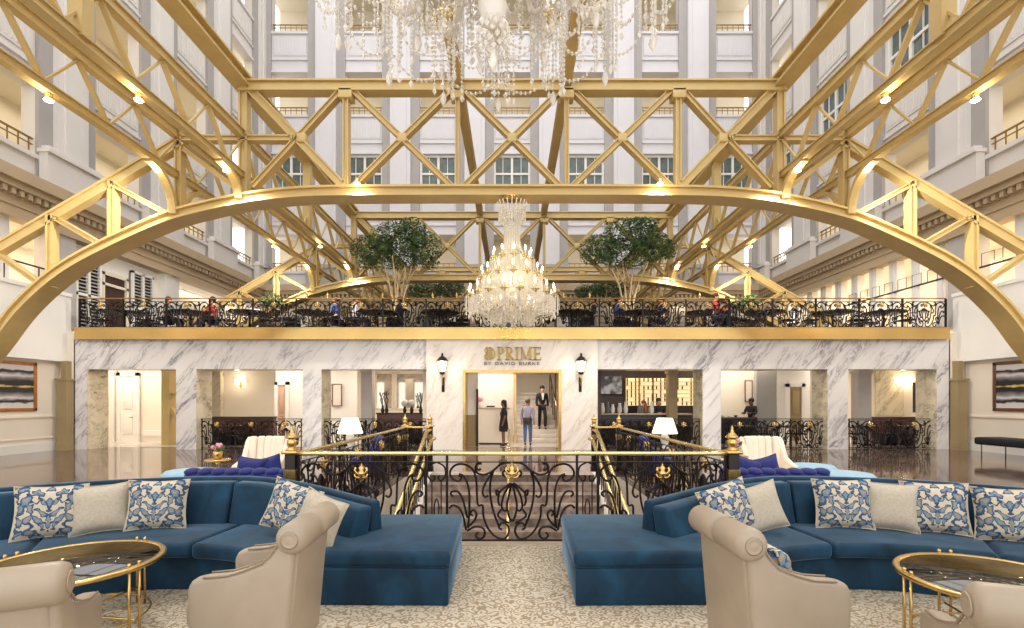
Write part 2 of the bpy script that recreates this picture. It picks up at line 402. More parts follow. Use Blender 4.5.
    def build(s, name, mat, parent=None, bevel=0, seg=2, sub=0, smooth=None, loc=None, rot=None):
        me = bpy.data.meshes.new(name); me.from_pydata(s.v, [], s.f)
        bm = bmesh.new(); bm.from_mesh(me); bmesh.ops.recalc_face_normals(bm, faces=bm.faces); bm.to_mesh(me); bm.free()
        me.polygons.foreach_set('use_smooth', [bool(smooth) if smooth is not None else x for x in s.smooth][:len(me.polygons)])
        me.materials.append(MATS[mat] if isinstance(mat, str) else mat)
        o = bpy.data.objects.new(name, me); COL.objects.link(o)
        if loc: o.location = loc
        if rot: o.rotation_euler = rot
        if bevel:
            b = o.modifiers.new('bevel', 'BEVEL'); b.width = bevel; b.segments = seg; b.limit_method = 'ANGLE'; b.angle_limit = R(38)
            me.polygons.foreach_set('use_smooth', [True] * len(me.polygons))
        if sub:
            u = o.modifiers.new('sub', 'SUBSURF'); u.levels = sub; u.render_levels = sub
            me.polygons.foreach_set('use_smooth', [True] * len(me.polygons))
        if parent: o.parent = parent
        return o

def tag(o, label, cat, group=None, kind=None):
    o['label'] = label; o['category'] = cat
    if group: o['group'] = group
    if kind: o['kind'] = kind
    return o
def struct(o): o['kind'] = 'structure'; return o
def thing(name, label, cat, loc=(0, 0, 0), rotz=0, group=None, scale=1):
    o = bpy.data.objects.new(name, None); COL.objects.link(o); o.empty_display_size = .1
    o.location = loc; o.rotation_euler = (0, 0, rotz); o.scale = (scale,) * 3
    return tag(o, label, cat, group)
def dup(root, loc, rotz=None, label=None, group=None, scale=None):
    r = root.copy(); COL.objects.link(r); r.location = loc
    if rotz is not None: r.rotation_euler = (0, 0, rotz)
    if scale is not None: r.scale = scale if isinstance(scale, tuple) else (scale,) * 3
    if label: r['label'] = label
    if group: r['group'] = group
    for ch in [c for c in root.children]:
        c = ch.copy(); COL.objects.link(c); c.parent = r
        for g in [g for g in ch.children]:
            d = g.copy(); COL.objects.link(d); d.parent = c
    return r
def cp(o, parent, loc=None, rot=None, scale=None):
    c = o.copy(); COL.objects.link(c); c.parent = parent
    if loc: c.location = loc
    if rot: c.rotation_euler = rot
    if scale: c.scale = scale
    return c

def spline(pts, sub=5, closed=False):
    P = [Vector(p) for p in pts]; n = len(P); out = []
    if closed:
        rng = range(n); g = lambda i: P[i % n]
    else:
        rng = range(n - 1); g = lambda i: P[max(0, min(n - 1, i))]
    for i in rng:
        a, b, c, d = g(i - 1), g(i), g(i + 1), g(i + 2)
        for k in range(sub):
            t = k / sub
            out.append(.5 * ((2 * b) + (c - a) * t + (2 * a - 5 * b + 4 * c - d) * t * t + (3 * b - a - 3 * c + d) * t ** 3))
    if not closed: out.append(P[-1])
    return out

# ------------------------------------------------------------------ camera / world
cam_d = bpy.data.cameras.new('camera'); cam = bpy.data.objects.new('camera', cam_d); COL.objects.link(cam)
cam_d.sensor_width = 36; cam_d.sensor_fit = 'HORIZONTAL'; cam_d.lens = F / 1024 * 36
cam_d.shift_y = (HOR - 314) / 1024
cam.location = (0, 0, EYE); cam.rotation_euler = (R(90), 0, 0); cam_d.clip_end = 200
SC.camera = cam
W = bpy.data.worlds.new('world'); SC.world = W; W.use_nodes = True
bg = W.node_tree.nodes['Background']; bg.inputs[0].default_value = (1.0, .985, .97, 1); bg.inputs[1].default_value = 1.75
vs = SC.view_settings; vs.view_transform = 'Standard'; vs.look = 'None'; vs.exposure = 0.13; vs.gamma = 1; vs.use_curve_mapping = False

def area(name, loc, sx, sy, power, col=(1, .86, .66), rot=(0, 0, 0)):
    l = bpy.data.lights.new(name, 'AREA'); l.shape = 'RECTANGLE'; l.size = sx; l.size_y = sy; l.energy = power; l.color = col
    o = bpy.data.objects.new(name, l); COL.objects.link(o); o.location = loc; o.rotation_euler = rot; return o
def point(name, loc, power, col=(1, .8, .55), r=.05):
    l = bpy.data.lights.new(name, 'POINT'); l.energy = power; l.color = col; l.shadow_soft_size = r
    o = bpy.data.objects.new(name, l); COL.objects.link(o); o.location = loc; return o

# ------------------------------------------------------------------ building shell
WX = 15.4; BY = 30.1; S1 = 11.5
MY = 16.8                      # face of the marble front
DECK = 4.16
HOLE = (-2.5, 2.5, 5.76, 11.5)
# floors
m = MB()
z0 = -.12
for (x0, x1, y0, y1) in ((-WX - .4, HOLE[0], 5.72, MY + .9), (HOLE[1], WX + .4, 5.72, MY + .9), (HOLE[0], HOLE[1], HOLE[3], MY + .9)):
    m.box(x0, x1, y0, y1, z0, 0)
struct(m.build('floor', 'floor_marble'))
struct(MB().box(-WX - .4, WX + .4, -5, 5.62, z0, 0).build('floor_carpet', 'carpet'))
struct(MB().box(-WX - .4, WX + .4, 5.62, 5.76, z0, .012).build('trim_1', 'kerb_stone'))
struct(MB().box(-18.3, 18.3, MY + .9, 24, z0, 0).build('floor_restaurant', 'pale_floor'))
# stair well
m = MB()
m.box(HOLE[0] - .3, HOLE[0], 5.76, 11.5, -4, z0); m.box(HOLE[1], HOLE[1] + .3, 5.76, 11.5, -4, z0)
m.box(HOLE[0] - .3, HOLE[1] + .3, 5.5, 5.76, -4, z0); m.box(HOLE[0] - .3, HOLE[1] + .3, 11.5, 11.8, -4, z0)
m.box(HOLE[0], HOLE[1], 5.76, 11.5, -4.1, -4)
struct(m.build('wall_stairwell', 'stair_wall'))

# facade helpers : map (u, n, z) to world, n = out of the wall into the hall
def mapper(kind):
    if kind == 'back': return lambda u, n, z: (u, BY - n, z)
    if kind == 'left': return lambda u, n, z: (-WX + n, u, z)
    return lambda u, n, z: (WX - n, u, z)
def lbox(mb, M, u0, u1, n0, n1, z0, z1):
    a = M(u0, n0, z0); b = M(u1, n1, z1); mb.box(a[0], b[0], a[1], b[1], a[2], b[2])

STOREYS = [(9.6, 11.85, 'gallery'), (14.15, 16.8, 'window'), (19.2, 21.8, 'gallery'), (24.3, 27.2, 'gallery')]
TOPZ = 27.6; HB = 1.12
trim_n = [1]; win_n = [0]; door_n = [0]
def trim(mb, mat, **k):
    trim_n[0] += 1
    return struct(mb.build('trim_%d' % trim_n[0], mat, **k))
def window_grid(M, u, z0, z1, n=-.18):
    win_n[0] += 1
    fr = MB(); w = HB
    for a, b in ((-w, -w + .12), (w - .12, w), (-.07, .07)): lbox(fr, M, u + a, u + b, n - .06, n + .06, z0, z1)
    for a, b in ((z0, z0 + .12), (z1 - .12, z1), (z0 + (z1 - z0) * .55, z0 + (z1 - z0) * .55 + .12)): lbox(fr, M, u - w, u + w, n - .055, n + .055, a, b)
    for s in (-1, 1):
        lbox(fr, M, u + s * w * .5 - .02, u + s * w * .5 + .02, n - .02, n + .03, z0, z1)
    o = struct(fr.build('window_%d' % win_n[0], 'trim_white'))
    g = MB(); lbox(g, M, u - w, u + w, n - .05, n - .03, z0, z1); g.build('pane', 'window_glass', o)
    c = MB()
    for s in (-1, 1): lbox(c, M, u + s * w * .78, u + s * w * .96, n - .12, n - .07, z0, z1)
    c.build('curtain', 'curtain', o)
    return o
rail_proto = {}
def gallery_rail(M, kind, u, z, label):
    mb = MB(); h = .55
    lbox(mb, M, u - HB, u + HB, -.12, -.06, z + h - .05, z + h)
    lbox(mb, M, u - HB, u + HB, -.11, -.07, z + h - .22, z + h - .19)
    for k in range(7):
        uu = u - HB + .12 + k * (2 * HB - .24) / 6
        lbox(mb, M, uu - .015, uu + .015, -.105, -.075, z, z + h)
    o = mb.build('gallery_railing', 'bronze')
    tag(o, label, 'railing', 'bronze railings in the facade openings')
    return o

def facade(kind, centers, u0, u1, pitch):
    M = mapper(kind); wm = 'facade_white' if kind == 'back' else 'facade_white_side'
    wall = MB(); T = -.45
    edges = [u0] + [e for c in centers for e in (c - HB, c + HB)] + [u1]
    for i in range(0, len(edges), 2): lbox(wall, M, edges[i], edges[i + 1], T, 0, 8.72, TOPZ)
    for c in centers:
        zz = 8.72
        for a, b, k in STOREYS: lbox(wall, M, c - HB, c + HB, T, 0, zz, a); zz = b
        lbox(wall, M, c - HB, c + HB, T, 0, zz, TOPZ)
    struct(wall.build('wall_' + kind, wm))
    # gallery behind: back plane and slabs
    g = MB(); lbox(g, M, u0, u1, -2.6, -2.4, 8.6, TOPZ)
    for z in (9.1, 12.3, 13.6, 17.2, 18.7, 22.3, 23.8, 27.5): lbox(g, M, u0, u1, -2.4, T, z, z + .15)
    struct(g.build('wall_gallery_' + kind, 'corridor_cream'))
    for a, b, k in STOREYS:
        p = M((u0 + u1) / 2, -1.4, b + .3)
        L_ = abs(u1 - u0) - 1
        if k == 'gallery' or kind == 'left': area('gallery_light', p, L_ if kind == 'back' else .6, .6 if kind == 'back' else L_, (30 if kind == 'back' else 75) * L_ / 10, (1, .9, .74))
    # pilasters
    mids = [(centers[i] + centers[i + 1]) / 2 for i in range(len(centers) - 1)]
    mids = [centers[0] - pitch / 2] + mids + [centers[-1] + pitch / 2]
    wp = pitch - 2 * HB
    for c in mids:
        ua, ub = max(u0, c - wp / 2), min(u1, c + wp / 2)
        mb = MB(); s = 1
        lbox(mb, M, max(u0, c - wp * .27), min(u1, c + wp * .27), .04, .3, 8.72 + 1.1, TOPZ)
        lbox(mb, M, max(u0, c - wp * .17), min(u1, c + wp * .17), .3, .36, 8.72 + 1.1, TOPZ)
        trim(mb, wm)
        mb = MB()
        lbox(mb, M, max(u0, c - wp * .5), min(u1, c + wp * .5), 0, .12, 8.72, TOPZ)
        trim(mb, 'facade_grey')  # grey paints in the shade of the recessed pilaster sides
        mb = MB()   # plinth with stepped cap
        lbox(mb, M, max(u0, c - wp * .5), min(u1, c + wp * .5), .1, .42, 8.72, 8.72 + 1.0)
        lbox(mb, M, max(u0, c - wp * .52), min(u1, c + wp * .52), .1, .52, 8.72 + .98, 8.72 + 1.1)
        lbox(mb, M, max(u0, c - wp * .46), min(u1, c + wp * .46), .1, .4, 8.72 + 1.1, 8.72 + 1.24)
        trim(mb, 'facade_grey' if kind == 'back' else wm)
    # spandrel mouldings, one object per bay
    for c in centers:
        mb = MB()
        for i, (a, b, k) in enumerate(STOREYS):
            lbox(mb, M, c - HB - .02, c + HB + .02, 0, .1, b, b + .12)
            lbox(mb, M, c - HB - .02, c + HB + .02, 0, .12, a - .14, a)
            if i:
                lbox(mb, M, c - HB + .12, c + HB - .12, 0, .05, a - 1.45, a - .3)
                lbox(mb, M, c - HB + .02, c + HB - .02, 0, .1, a - 1.75, a - 1.66)
                for q in range(11): lbox(mb, M, c - HB + .2 + q * .175, c - HB + .26 + q * .175, .04, .075, a - 1.35, a - .4)
        trim(mb, wm)
    # groove lines
    return M

CB = [k * 4.54 for k in range(-3, 4)]
CS = [27.9, 23.5, 19.1, 14.7, 10.3, 5.9]
MBk = facade('back', CB, -WX, WX, 4.54)
ML = facade('left', sorted(CS), -2, BY, 4.4)
MR = facade('right', sorted(CS), -2, BY, 4.4)
for M, kind, cs in ((MBk, 'back', CB), (ML, 'left', [14.7, 19.1, 23.5, 27.9]), (MR, 'right', [14.7, 19.1, 23.5, 27.9])):
    for i, c in enumerate(cs):
        if kind != 'left': window_grid(M, c, 14.15, 16.8)
        side = {'back': 'end wall', 'left': 'left side wall', 'right': 'right side wall'}[kind]
        word = ['first', 'second', 'third', 'fourth', 'fifth', 'sixth', 'seventh'][i]
        for z, lv in ((9.6, 'lowest'), (14.15, 'second'), (19.2, 'upper'), (24.3, 'topmost')):
            if kind != 'back' and z > 20 : continue
            if z == 14.15 and kind != 'left': continue
            if kind == 'back' and z > 24: pass
            frm = 'from the left' if kind == 'back' else 'from the camera'
            gallery_rail(M, kind, c, z, 'bronze railing in the %s open gallery of the %s, %s %s' % (lv, side, word, frm))
# windows on the right in the lowest gallery level nearest the camera stay open galleries
# cornice all round
for kind, u0, u1 in (('back', -WX, WX), ('left', -2, BY), ('right', -2, BY)):
    M = mapper(kind); mb = MB()
    lbox(mb, M, u0, u1, -.3, .5, 8.35, 8.72); lbox(mb, M, u0, u1, -.3, .36, 8.15, 8.35); lbox(mb, M, u0, u1, -.3, .12, 7.36, 8.15)
    lbox(mb, M, u0, u1, -.3, .2, 7.3, 7.45); lbox(mb, M, u0, u1, -.3, .16, 7.66, 7.72)
    o = trim(mb, 'cornice_tan')
    dn = MB(); L_ = u1 - u0; n = int(L_ / .26)
    for k in range(n): lbox(dn, M, u0 + .1 + k * L_ / n, u0 + .1 + k * L_ / n + .13, .1, .3, 7.96, 8.15)
    dn.build('dentils', 'cornice_tan', o)
# lower side walls
for kind in ('left', 'right'):
    M = mapper(kind)
    mb = MB()
    lbox(mb, M, -2, 16.75, -.5, -.1, 0, 3.02)
    struct(mb.build('wall_lower_' + kind, 'cream_wall'))
    mb = MB(); lbox(mb, M, -2, 16.95, -.5, .15, 3.0, 5.32); lbox(mb, M, -2, 16.95, -.5, .2, 5.24, 5.36)
    struct(mb.build('wall_band_' + kind, 'white_wall'))
    mb = MB()
    lbox(mb, M, -2, 16.75, -.1, -.06, 0, .28); trim(mb, 'trim_white')
    mb = MB()
    lbox(mb, M, -2, 16.75, -.1, -.05, 1.12, 1.19); lbox(mb, M, -2, 16.75, -.1, -.07, .42, .46); trim(mb, 'cream_wall')
    # gallery recess above the band: back wall, ceiling
    mb = MB(); lbox(mb, M, -2, BY, -2.8, -2.6, 4, 7.5); lbox(mb, M, -2, BY, -2.6, -.3, 7.3, 7.45); lbox(mb, M, -2, 16.9, -2.6, -.5, 5.1, 5.2)
    struct(mb.build('wall_recess_' + kind, 'cream_wall'))
    p = M(8 + 6, -1.4, 7.2)
    area('recess_light', (M(9.5, -1.4, 7.25)), .8, 15, 260, (1, .84, .6))
    area('recess_light', (M(23.5, -1.4, 7.25)), .8, 12, 170, (1, .84, .6))
    # thick white pier at end of the band
    mb = MB(); lbox(mb, M, 16.3, 17.2, -.5, .1, DECK, 7.36); struct(mb.build('column', 'louvre_grey'))
    for u in (14.9, 13.0, 11.1, 9.2):
        mb = MB(); lbox(mb, M, u - .16, u + .16, -.4, -.05, 5.32, 7.36); struct(mb.build('column', 'trim_white'))
# left: louvred shutters, doorway and panelled wall over the deck
M = ML
mb = MB(); lbox(mb, M, 17.2, 21.6, -.5, -.25, DECK, 7.36); struct(mb.build('wall_shutters', 'white_wall'))
def shutter(u0, u1, z0, z1, label):
    t = thing('louvred_shutter', label, 'shutter', M(0, 0, 0)); t.location = (-WX - .12, (u0 + u1) / 2, z0)
    w = (u1 - u0); h = z1 - z0
    fr = MB()
    for a, b in ((-w / 2, -w / 2 + .09), (w / 2 - .09, w / 2), (-.05, .05)): fr.box(-.05, .05, a, b, 0, h)
    for a in (0, h * .45, h - .1): fr.box(-.05, .05, -w / 2, w / 2, a, a + .1)
    fr.build('shutter_frame', 'trim_white', t)
    bk = MB().box(-.08, -.05, -w / 2, w / 2, 0, h); bk.build('shutter_backing', 'black', t)
    for s in (-1, 1):
        sl = MB(); k = 0.14
        while k < h - .12:
            sl.beam((0, s * .05, k), (0, s * (w / 2 - .09), k), .07, .02, (1, 0, -.8)); k += .13
        sl.build('slat_set', 'louvre_grey', t)
shutter(17.4, 18.5, 4.2, 7.0, 'grey white louvred shutters nearest the white wall band, behind the balcony end')
shutter(20.0, 21.2, 4.2, 7.0, 'grey white louvred shutters past the dark doorway above the balcony')
mb = MB(); lbox(mb, M, 18.62, 19.9, -.3, -.24, DECK, 6.6)
o = struct(mb.build('door_1', 'dark_brown')); mb = MB()
for a, b, c, d in ((18.62, 18.74, DECK, 6.6), (19.78, 19.9, DECK, 6.6), (18.62, 19.9, 6.1, 6.2), (18.62, 19.9, 6.5, 6.65)): lbox(mb, M, a, b, -.25, -.16, c, d)
mb.build('door_frame', 'corridor_cream', o)
mb = MB(); lbox(mb, M, 21.7, 22.6, -.4, .05, DECK, 7.36); struct(mb.build('column', 'trim_white'))
mb = MB(); lbox(mb, M, 22.6, BY, -1.5, -1.3, DECK, 7.36); struct(mb.build('wall_panelled', 'cream_wall'))
for k in range(7):
    mb = MB(); lbox(mb, M, 22.9 + k * 1.0, 23.6 + k * 1.0, -1.3, -1.27, 4.5, 6.4); trim(mb, 'salmon_panel')
# right: row of lit piers with stepped rail
M = MR
for k in range(11):
    u = 17.7 + k * 1.12
    mb = MB(); lbox(mb, M, u - .2, u + .2, -.42, -.1, DECK, 7.36); lbox(mb, M, u - .1, u + .1, -.1, -.05, DECK, 7.36); struct(mb.build('column', 'trim_white'))
for k in range(14):
    u = 14.2 + k * 1.12 - .56
    mb = MB(); lbox(mb, M, u - .2, u + .2, -2.58, -2.5, 5.2 if u < 17 else DECK, 6.9); struct(mb.build('window_panel', 'lit_glass_panel'))
rt = thing('stepped_handrail', 'thin dark handrail with square loops along the lit right gallery', 'handrail', (WX, 0, 0))
mb = MB(); mb.beam((.05, 13, 6.06), (.05, 22.5, 6.06), .04, .06, (1, 0, 0)); mb.build('rail', 'dark_brown', rt)
for k in range(13):
    u = 13.6 + k * .7
    mb = MB(); mb.tube([(.05, u, 6.06), (.05, u, 6.5), (.05, u + .42, 6.5), (.05, u + .42, 6.06)], .014, 4); mb.build('loop', 'dark_brown', rt)
lt = thing('gallery_handrail', 'thin dark handrail across the lit left gallery opening', 'handrail', (-WX, 0, 0))
mb = MB(); mb.beam((-.05, 10, 6.02), (-.05, 16.3, 6.02), .04, .05, (1, 0, 0)); mb.build('rail', 'dark_brown', lt)
for k in range(6):
    mb = MB(); mb.beam((-.05, 10.5 + k * 1.1, 5.32), (-.05, 10.5 + k * 1.1, 6.02), .03, .03, (1, 0, 0)); mb.build('post', 'dark_brown', lt)
# back wall lower storey above the deck
mb = MB(); mb.box(-WX, WX, BY, BY + .3, 4, 7.36); struct(mb.build('wall_back_lower', 'cream_wall'))
for k in range(-3, 4):
    mb = MB(); mb.box(k * 4.54 + 1.4, k * 4.54 + 2.6, BY - .35, BY, DECK, 7.36); mb.box(k * 4.54 + 1.3, k * 4.54 + 2.7, BY - .45, BY, 6.95, 7.1); trim(mb, 'cornice_tan')
for k in range(-3, 4):
    win_n[0] += 1
    fr = MB(); u = k * 4.54 - .2
    fr.box(u - 1, u - .9, BY - .1, BY, DECK, 6.9); fr.box(u + .9, u + 1, BY - .1, BY, DECK, 6.9); fr.box(u - 1, u + 1, BY - .1, BY, 6.8, 6.95); fr.box(u - 1, u + 1, BY - .1, BY, 5.9, 5.98)
    o = struct(fr.build('window_%d' % win_n[0], 'trim_white')); MB().box(u - .9, u + .9, BY - .04, BY - .01, DECK, 6.8).build('pane', 'window_glass', o)

# ------------------------------------------------------------------ marble front
SM = F / MY
E = [85 / SM, 191 / SM, 209 / SM, 316 / SM, 336 / SM, 425 / SM, 438 / SM]
OT = Z(369, MY); TT = Z(340, MY); DT = .85
for s, nmz in ((-1, 'left'), (1, 'right')):
    mb = MB(); rv = MB()
    def bx(a, b, z0, z1): mb.box(s * a, s * b, MY, MY + DT, z0, z1)
    bx(E[0], E[6], OT, TT); bx(E[1], E[2], 0, OT); bx(E[3], E[4], 0, OT); bx(E[5], E[6] + .0, 0, OT)
    struct(mb.build('wall_marble_' + nmz, 'marble_grey'))
    # lighter marble reveals on the outer jamb of every opening
    for a in (E[1], E[3], E[5]): rv.box(s * (a - .02), s * a, MY + .01, MY + DT + .02, 0, OT)
    for a, b in ((E[0], E[1]), (E[2], E[3]), (E[4], E[5])): rv.box(s * a, s * b, MY + .01, MY + DT, OT - .012, OT)
    trim(rv, 'marble_reveal')
DX = 46.5 / SM; DTp = Z(372.5, MY)
mb = MB(); F0 = MY - .12
mb.box(-E[0], -DX, F0, MY + DT, 0, TT); mb.box(DX, E[0], F0, MY + DT, 0, TT); mb.box(-DX, DX, F0, MY + DT, DTp, TT)
struct(mb.build('wall_entrance', 'marble_cream'))
mb = MB()
for s in (-1, 1):
    mb.box(s * (DX - .01), s * (DX + .08), F0 - .03, F0 + .9, 0, DTp + .1)
mb.box(-DX, DX, F0 - .03, F0 + .9, DTp - .01, DTp + .08)
trim(mb, 'brass')
for px in (176 + 10, 312, 712, 838):   # thin joint strips above the piers
    pass
# brass band and deck
mb = MB(); mb.box(-14.8, 14.8, MY - .15, BY, 3.84, DECK - .02)
struct(mb.build('floor_deck', 'deck_floor'))
mb = MB(); mb.box(-14.82, 14.82, MY - .22, MY - .15, 3.75, DECK - .02); mb.box(-14.82, 14.82, MY - .24, MY - .15, DECK - .05, DECK - .01); trim(mb, 'brass_band')
mb = MB(); mb.box(-14.8, 14.8, MY - .17, MY + .02, TT, 3.78); trim(mb, 'black')
# tan corner columns
for s in (-1, 1):
    mb = MB()
    mb.box(s * 15.02, s * 15.34, MY - .3, MY, 0, 2.35); mb.box(s * 14.98, s * 15.38, MY - .34, MY, 2.35, 2.42); mb.box(s * 15.1, s * 15.26, MY - .22, MY, 2.42, 3.02);
    struct(MB().box(s * 14.98, s * 15.7, MY, MY + .5, 0, 4.0).build('wall_corner', 'cream_wall'))
    mb.box(s * 15.0, s * 15.36, MY - .33, MY, 0, .25)
    struct(mb.build('column', 'tan_column'))

# ------------------------------------------------------------------ restaurant interior
IB = 22.6
mb = MB(); mb.box(-18.3, 18.3, IB, IB + .2, 0, 3.5); struct(mb.build('wall_interior', 'cream_wall'))
for s in (-1, 1): struct(MB().box(s * 18.0, s * 18.3, MY + .5, IB + .2, 0, 3.84).box(s * 15.3, s * 18.3, MY + .5, MY + .8, 0, 3.84).build('wall_interior', 'cream_wall'))
mb = MB(); mb.box(-18.3, 18.3, MY + DT, 24, 3.35, 3.45); struct(mb.build('ceiling', 'white_wall'))
# left corridor behind opening 1
mb = MB(); mb.box(-18, -13.1, 20.0, 20.15, 0, 3.35); struct(mb.build('wall_corridor', 'cream_wall'))
d = 19.98
def door(px0, px1, py0, py1, d, mat='trim_white', handle_right=True):
    door_n[0] += 1
    x0, x1, z0, z1 = X(px0, d), X(px1, d), 0.0, Z(py0, d)
    mb = MB(); mb.box(x0, x1, d - .05, d, z0, z1)
    w = x1 - x0
    o = struct(mb.build('door_%d' % (door_n[0] + 1), mat))
    p = MB(); p.box(x0 + w * .2, x1 - w * .2, d - .08, d - .05, z1 * .5, z1 * .92); p.box(x0 + w * .2, x1 - w * .2, d - .08, d - .05, z1 * .12, z1 * .42); p.build('door_panel', mat, o, bevel=.01)
    f = MB(); f.box(x0 - .14, x0, d - .1, d, 0, z1 + .14); f.box(x1, x1 + .14, d - .1, d, 0, z1 + .14); f.box(x0 - .14, x1 + .14, d - .1, d, z1, z1 + .14); f.build('door_frame', 'trim_white', o)
    h = MB(); hx = x1 - .12 if handle_right else x0 + .12
    h.tube([(hx, d - .05, 1.0), (hx, d - .12, 1.0), (hx - .1, d - .12, 1.0)], .015, 6); h.build('door_handle', 'bronze', o)
door(122, 137, 376, 441, 19.95)
mb = MB(); mb.box(X(103, 19.9), X(116, 19.9), 19.8, 19.98, 0, 3.35); struct(mb.build('column', 'trim_white'))
mb = MB(); mb.box(X(142, 19.9), X(162, 19.9), 19.94, 20.0, .25, .45); trim(mb, 'trim_white')
mb = MB(); mb.box(X(163.5, 18.6), X(171, 18.6), 18.5, 18.9, 0, 3.35); mb.box(X(163.5, 18.6), X(178, 18.6), 18.6, 18.75, Z(396, 18.6), Z(393, 18.6)); mb.beam((X(166, 18.6), 18.66, Z(400, 18.6)), (X(178, 18.6), 18.66, Z(423, 18.6)), .1, .12)
struct(mb.build('column', 'gold_paint'))
# partition walls between the bays, behind the piers
for x, mt, y1 in ((-(E[3] + E[4]) / 2, 'cream_wall', 18.0), (-E[0] - .2, 'cream_wall', IB), (E[0] + .2, 'dark_brown', 19.2), ((E[3] + E[4]) / 2, 'cream_wall', 18.2)):
    mb = MB(); mb.box(x - .1, x + .1, MY + DT, y1, 0, 3.35); struct(mb.build('wall_partition', mt))
# interior lights : ceiling panels
for x, y, p, sx in ((-15.2, 18.8, 85, 3), (-9.6, 19.8, 90, 3.5), (-5, 19.8, 90, 3), (-.5, 19.2, 100, 2.5), (5.0, 19.2, 45, 3), (9, 19.6, 75, 3), (14.2, 20, 120, 3)):
    area('ceiling_light', (x, y, 3.33), sx, 1.4, p, (1, .88, .72))
# opening 2 (left middle): doorway, ledge, panels
d = 21.0
mb = MB(); mb.box(X(276, d), X(303, d), d, d + .15, 0, 3.35); struct(mb.build('wall_return', 'trim_white'))
door(279, 286.5, 385, 440, d - .02, 'salmon_panel')
def banquette(x0, x1, y, label, z=.95):
    t = thing('banquette', label, 'banquette', ((x0 + x1) / 2, y, 0)); w = (x1 - x0) / 2
    MB().box(-w, w, -.12, .12, 0, z - .06).build('back_panel', 'red_marble', t)
    MB().box(-w - .03, w + .03, -.16, .16, z - .06, z).build('ledge', 'dark_brown', t, bevel=.01)
    MB().box(-w, w, -.6, -.13, .05, .45).build('seat', 'black_fabric', t, bevel=.04)
banquette(X(212, 18.9), X(275, 18.9), 18.9, 'low dark red divider behind the railing of the sconce room', 1.06)
banquette(X(378, 19.3), X(428, 19.3), 19.3, 'dark red counter under the tall mirrors left of the entrance', 1.2)
banquette(X(871, 19), X(925, 19), 19, 'dark red divider in the far right bay beneath the twin sconce', 1.05)

def wall_sconce(loc, label):
    t = thing('wall_sconce', label, 'wall sconce', loc)
    mb = MB(); mb.box(-.05, .05, -.02, 0, -.15, .15); mb.build('back_plate', 'brass', t)
    for s in (-1, 1):
        a = MB(); a.tube(spline([(0, -.02, -.05), (s * .08, -.1, -.12), (s * .16, -.12, -.02), (s * .16, -.12, .04)], 4), .012, 5); a.build('arm', 'brass', t)
        a = MB(); a.lathe([(.035, .04), (.06, .1), (.065, .16), (.05, .22)], 8, (s * .16, -.12, 0)); a.build('shade', 'sconce_glass', t)
    point('sconce_glow', (loc[0], loc[1] - .3, loc[2] + .12), 14, (1, .84, .6), .08)
    return t
wall_sconce((X(241, IB), IB, Z(384, IB)), 'twin shaded wall sconce on the cream wall, left of the entrance')
wall_sconce((X(898, IB), IB, Z(384, IB)), 'twin shaded wall sconce on the cream wall, at far right bay')
# opening 3 (left inner)
d = 21
mb = MB(); mb.box(X(330, d), X(357, d), d, d + .1, 0, 3.35); struct(mb.build('wall_return', 'white_wall'))
mb = MB(); mb.box(X(362, 18.6), X(373, 18.6), 18.5, 18.9, 0, 2.75); mb.box(X(361.5, 18.6), X(373.5, 18.6), 18.45, 18.9, 2.75, 2.85); struct(mb.build('column', 'louvre_grey'))
def framed(name, label, cx, cz, y, w, h, fm, am, cat='picture', rot=0, loc=None, fw=.06):
    t = thing(name, label, cat, loc or (cx, y, cz), rot)
    mb = MB()
    mb.box(-w / 2, w / 2, -.05, 0, h / 2 - fw, h / 2); mb.box(-w / 2, w / 2, -.05, 0, -h / 2, -h / 2 + fw)
    mb.box(-w / 2, -w / 2 + fw, -.05, 0, -h / 2, h / 2); mb.box(w / 2 - fw, w / 2, -.05, 0, -h / 2, h / 2)
    mb.build('frame', fm, t, bevel=.006)
    MB().box(-w / 2 + fw, w / 2 - fw, -.025, -.01, -h / 2 + fw, h / 2 - fw).build('canvas' if cat == 'picture' else 'glass', am, t)
    return t
framed('framed_print', 'small upright framed print on the bright wall beside the lamp', X(337.5, 20.95), Z(395, 20.95), 20.95, .42, .95, 'wood_dark', 'paper', fw=.03)
framed('framed_print', 'small framed print at the edge of the pier, left of the upright print', X(331, 20.95), Z(393, 20.95), 20.95, .2, .7, 'wood_dark', 'paper', fw=.03)
for px, w, lb in ((385, .8, 'narrow tall mirror above the dark red counter'), (411, 1.4, 'wide tall mirror with arched reflection right of the narrow mirror')):
    framed('wall_mirror', lb, X(px, IB), Z(391, IB), IB - .02, w, 1.7, 'cream_wall', 'mirror_glass', 'mirror')
for i, px in enumerate((383, 387, 405, 412, 421)):
    t = thing('flower_vase', ['slim dark vase with tall stems at the left mirror', 'slim dark vase with tall stems touching the mirror edge', 'dark bottle vase with white blooms at the wide mirror', 'dark bottle vase with a white bloom mid counter', 'black vase with tall stems at the counter end by the entrance'][i], 'vase', (X(px, 19), 19, 1.2))
    MB().lathe([(.05, 0), (.08, .1), (.04, .22), (.05, .28)], 8).build('vase', 'black', t)
    if i in (2, 3): MB().ball((0, 0, .38), .14, 8, 6).build('flowers', 'cloth_white', t)
    else:
        s_ = MB()
        for k in range(5): s_.tube([(0, 0, .25), (random.uniform(-.1, .1), 0, .5), (random.uniform(-.15, .15), 0, .75 + .1 * random.random())], .015, 4)
        s_.build('stems', 'planter', t)

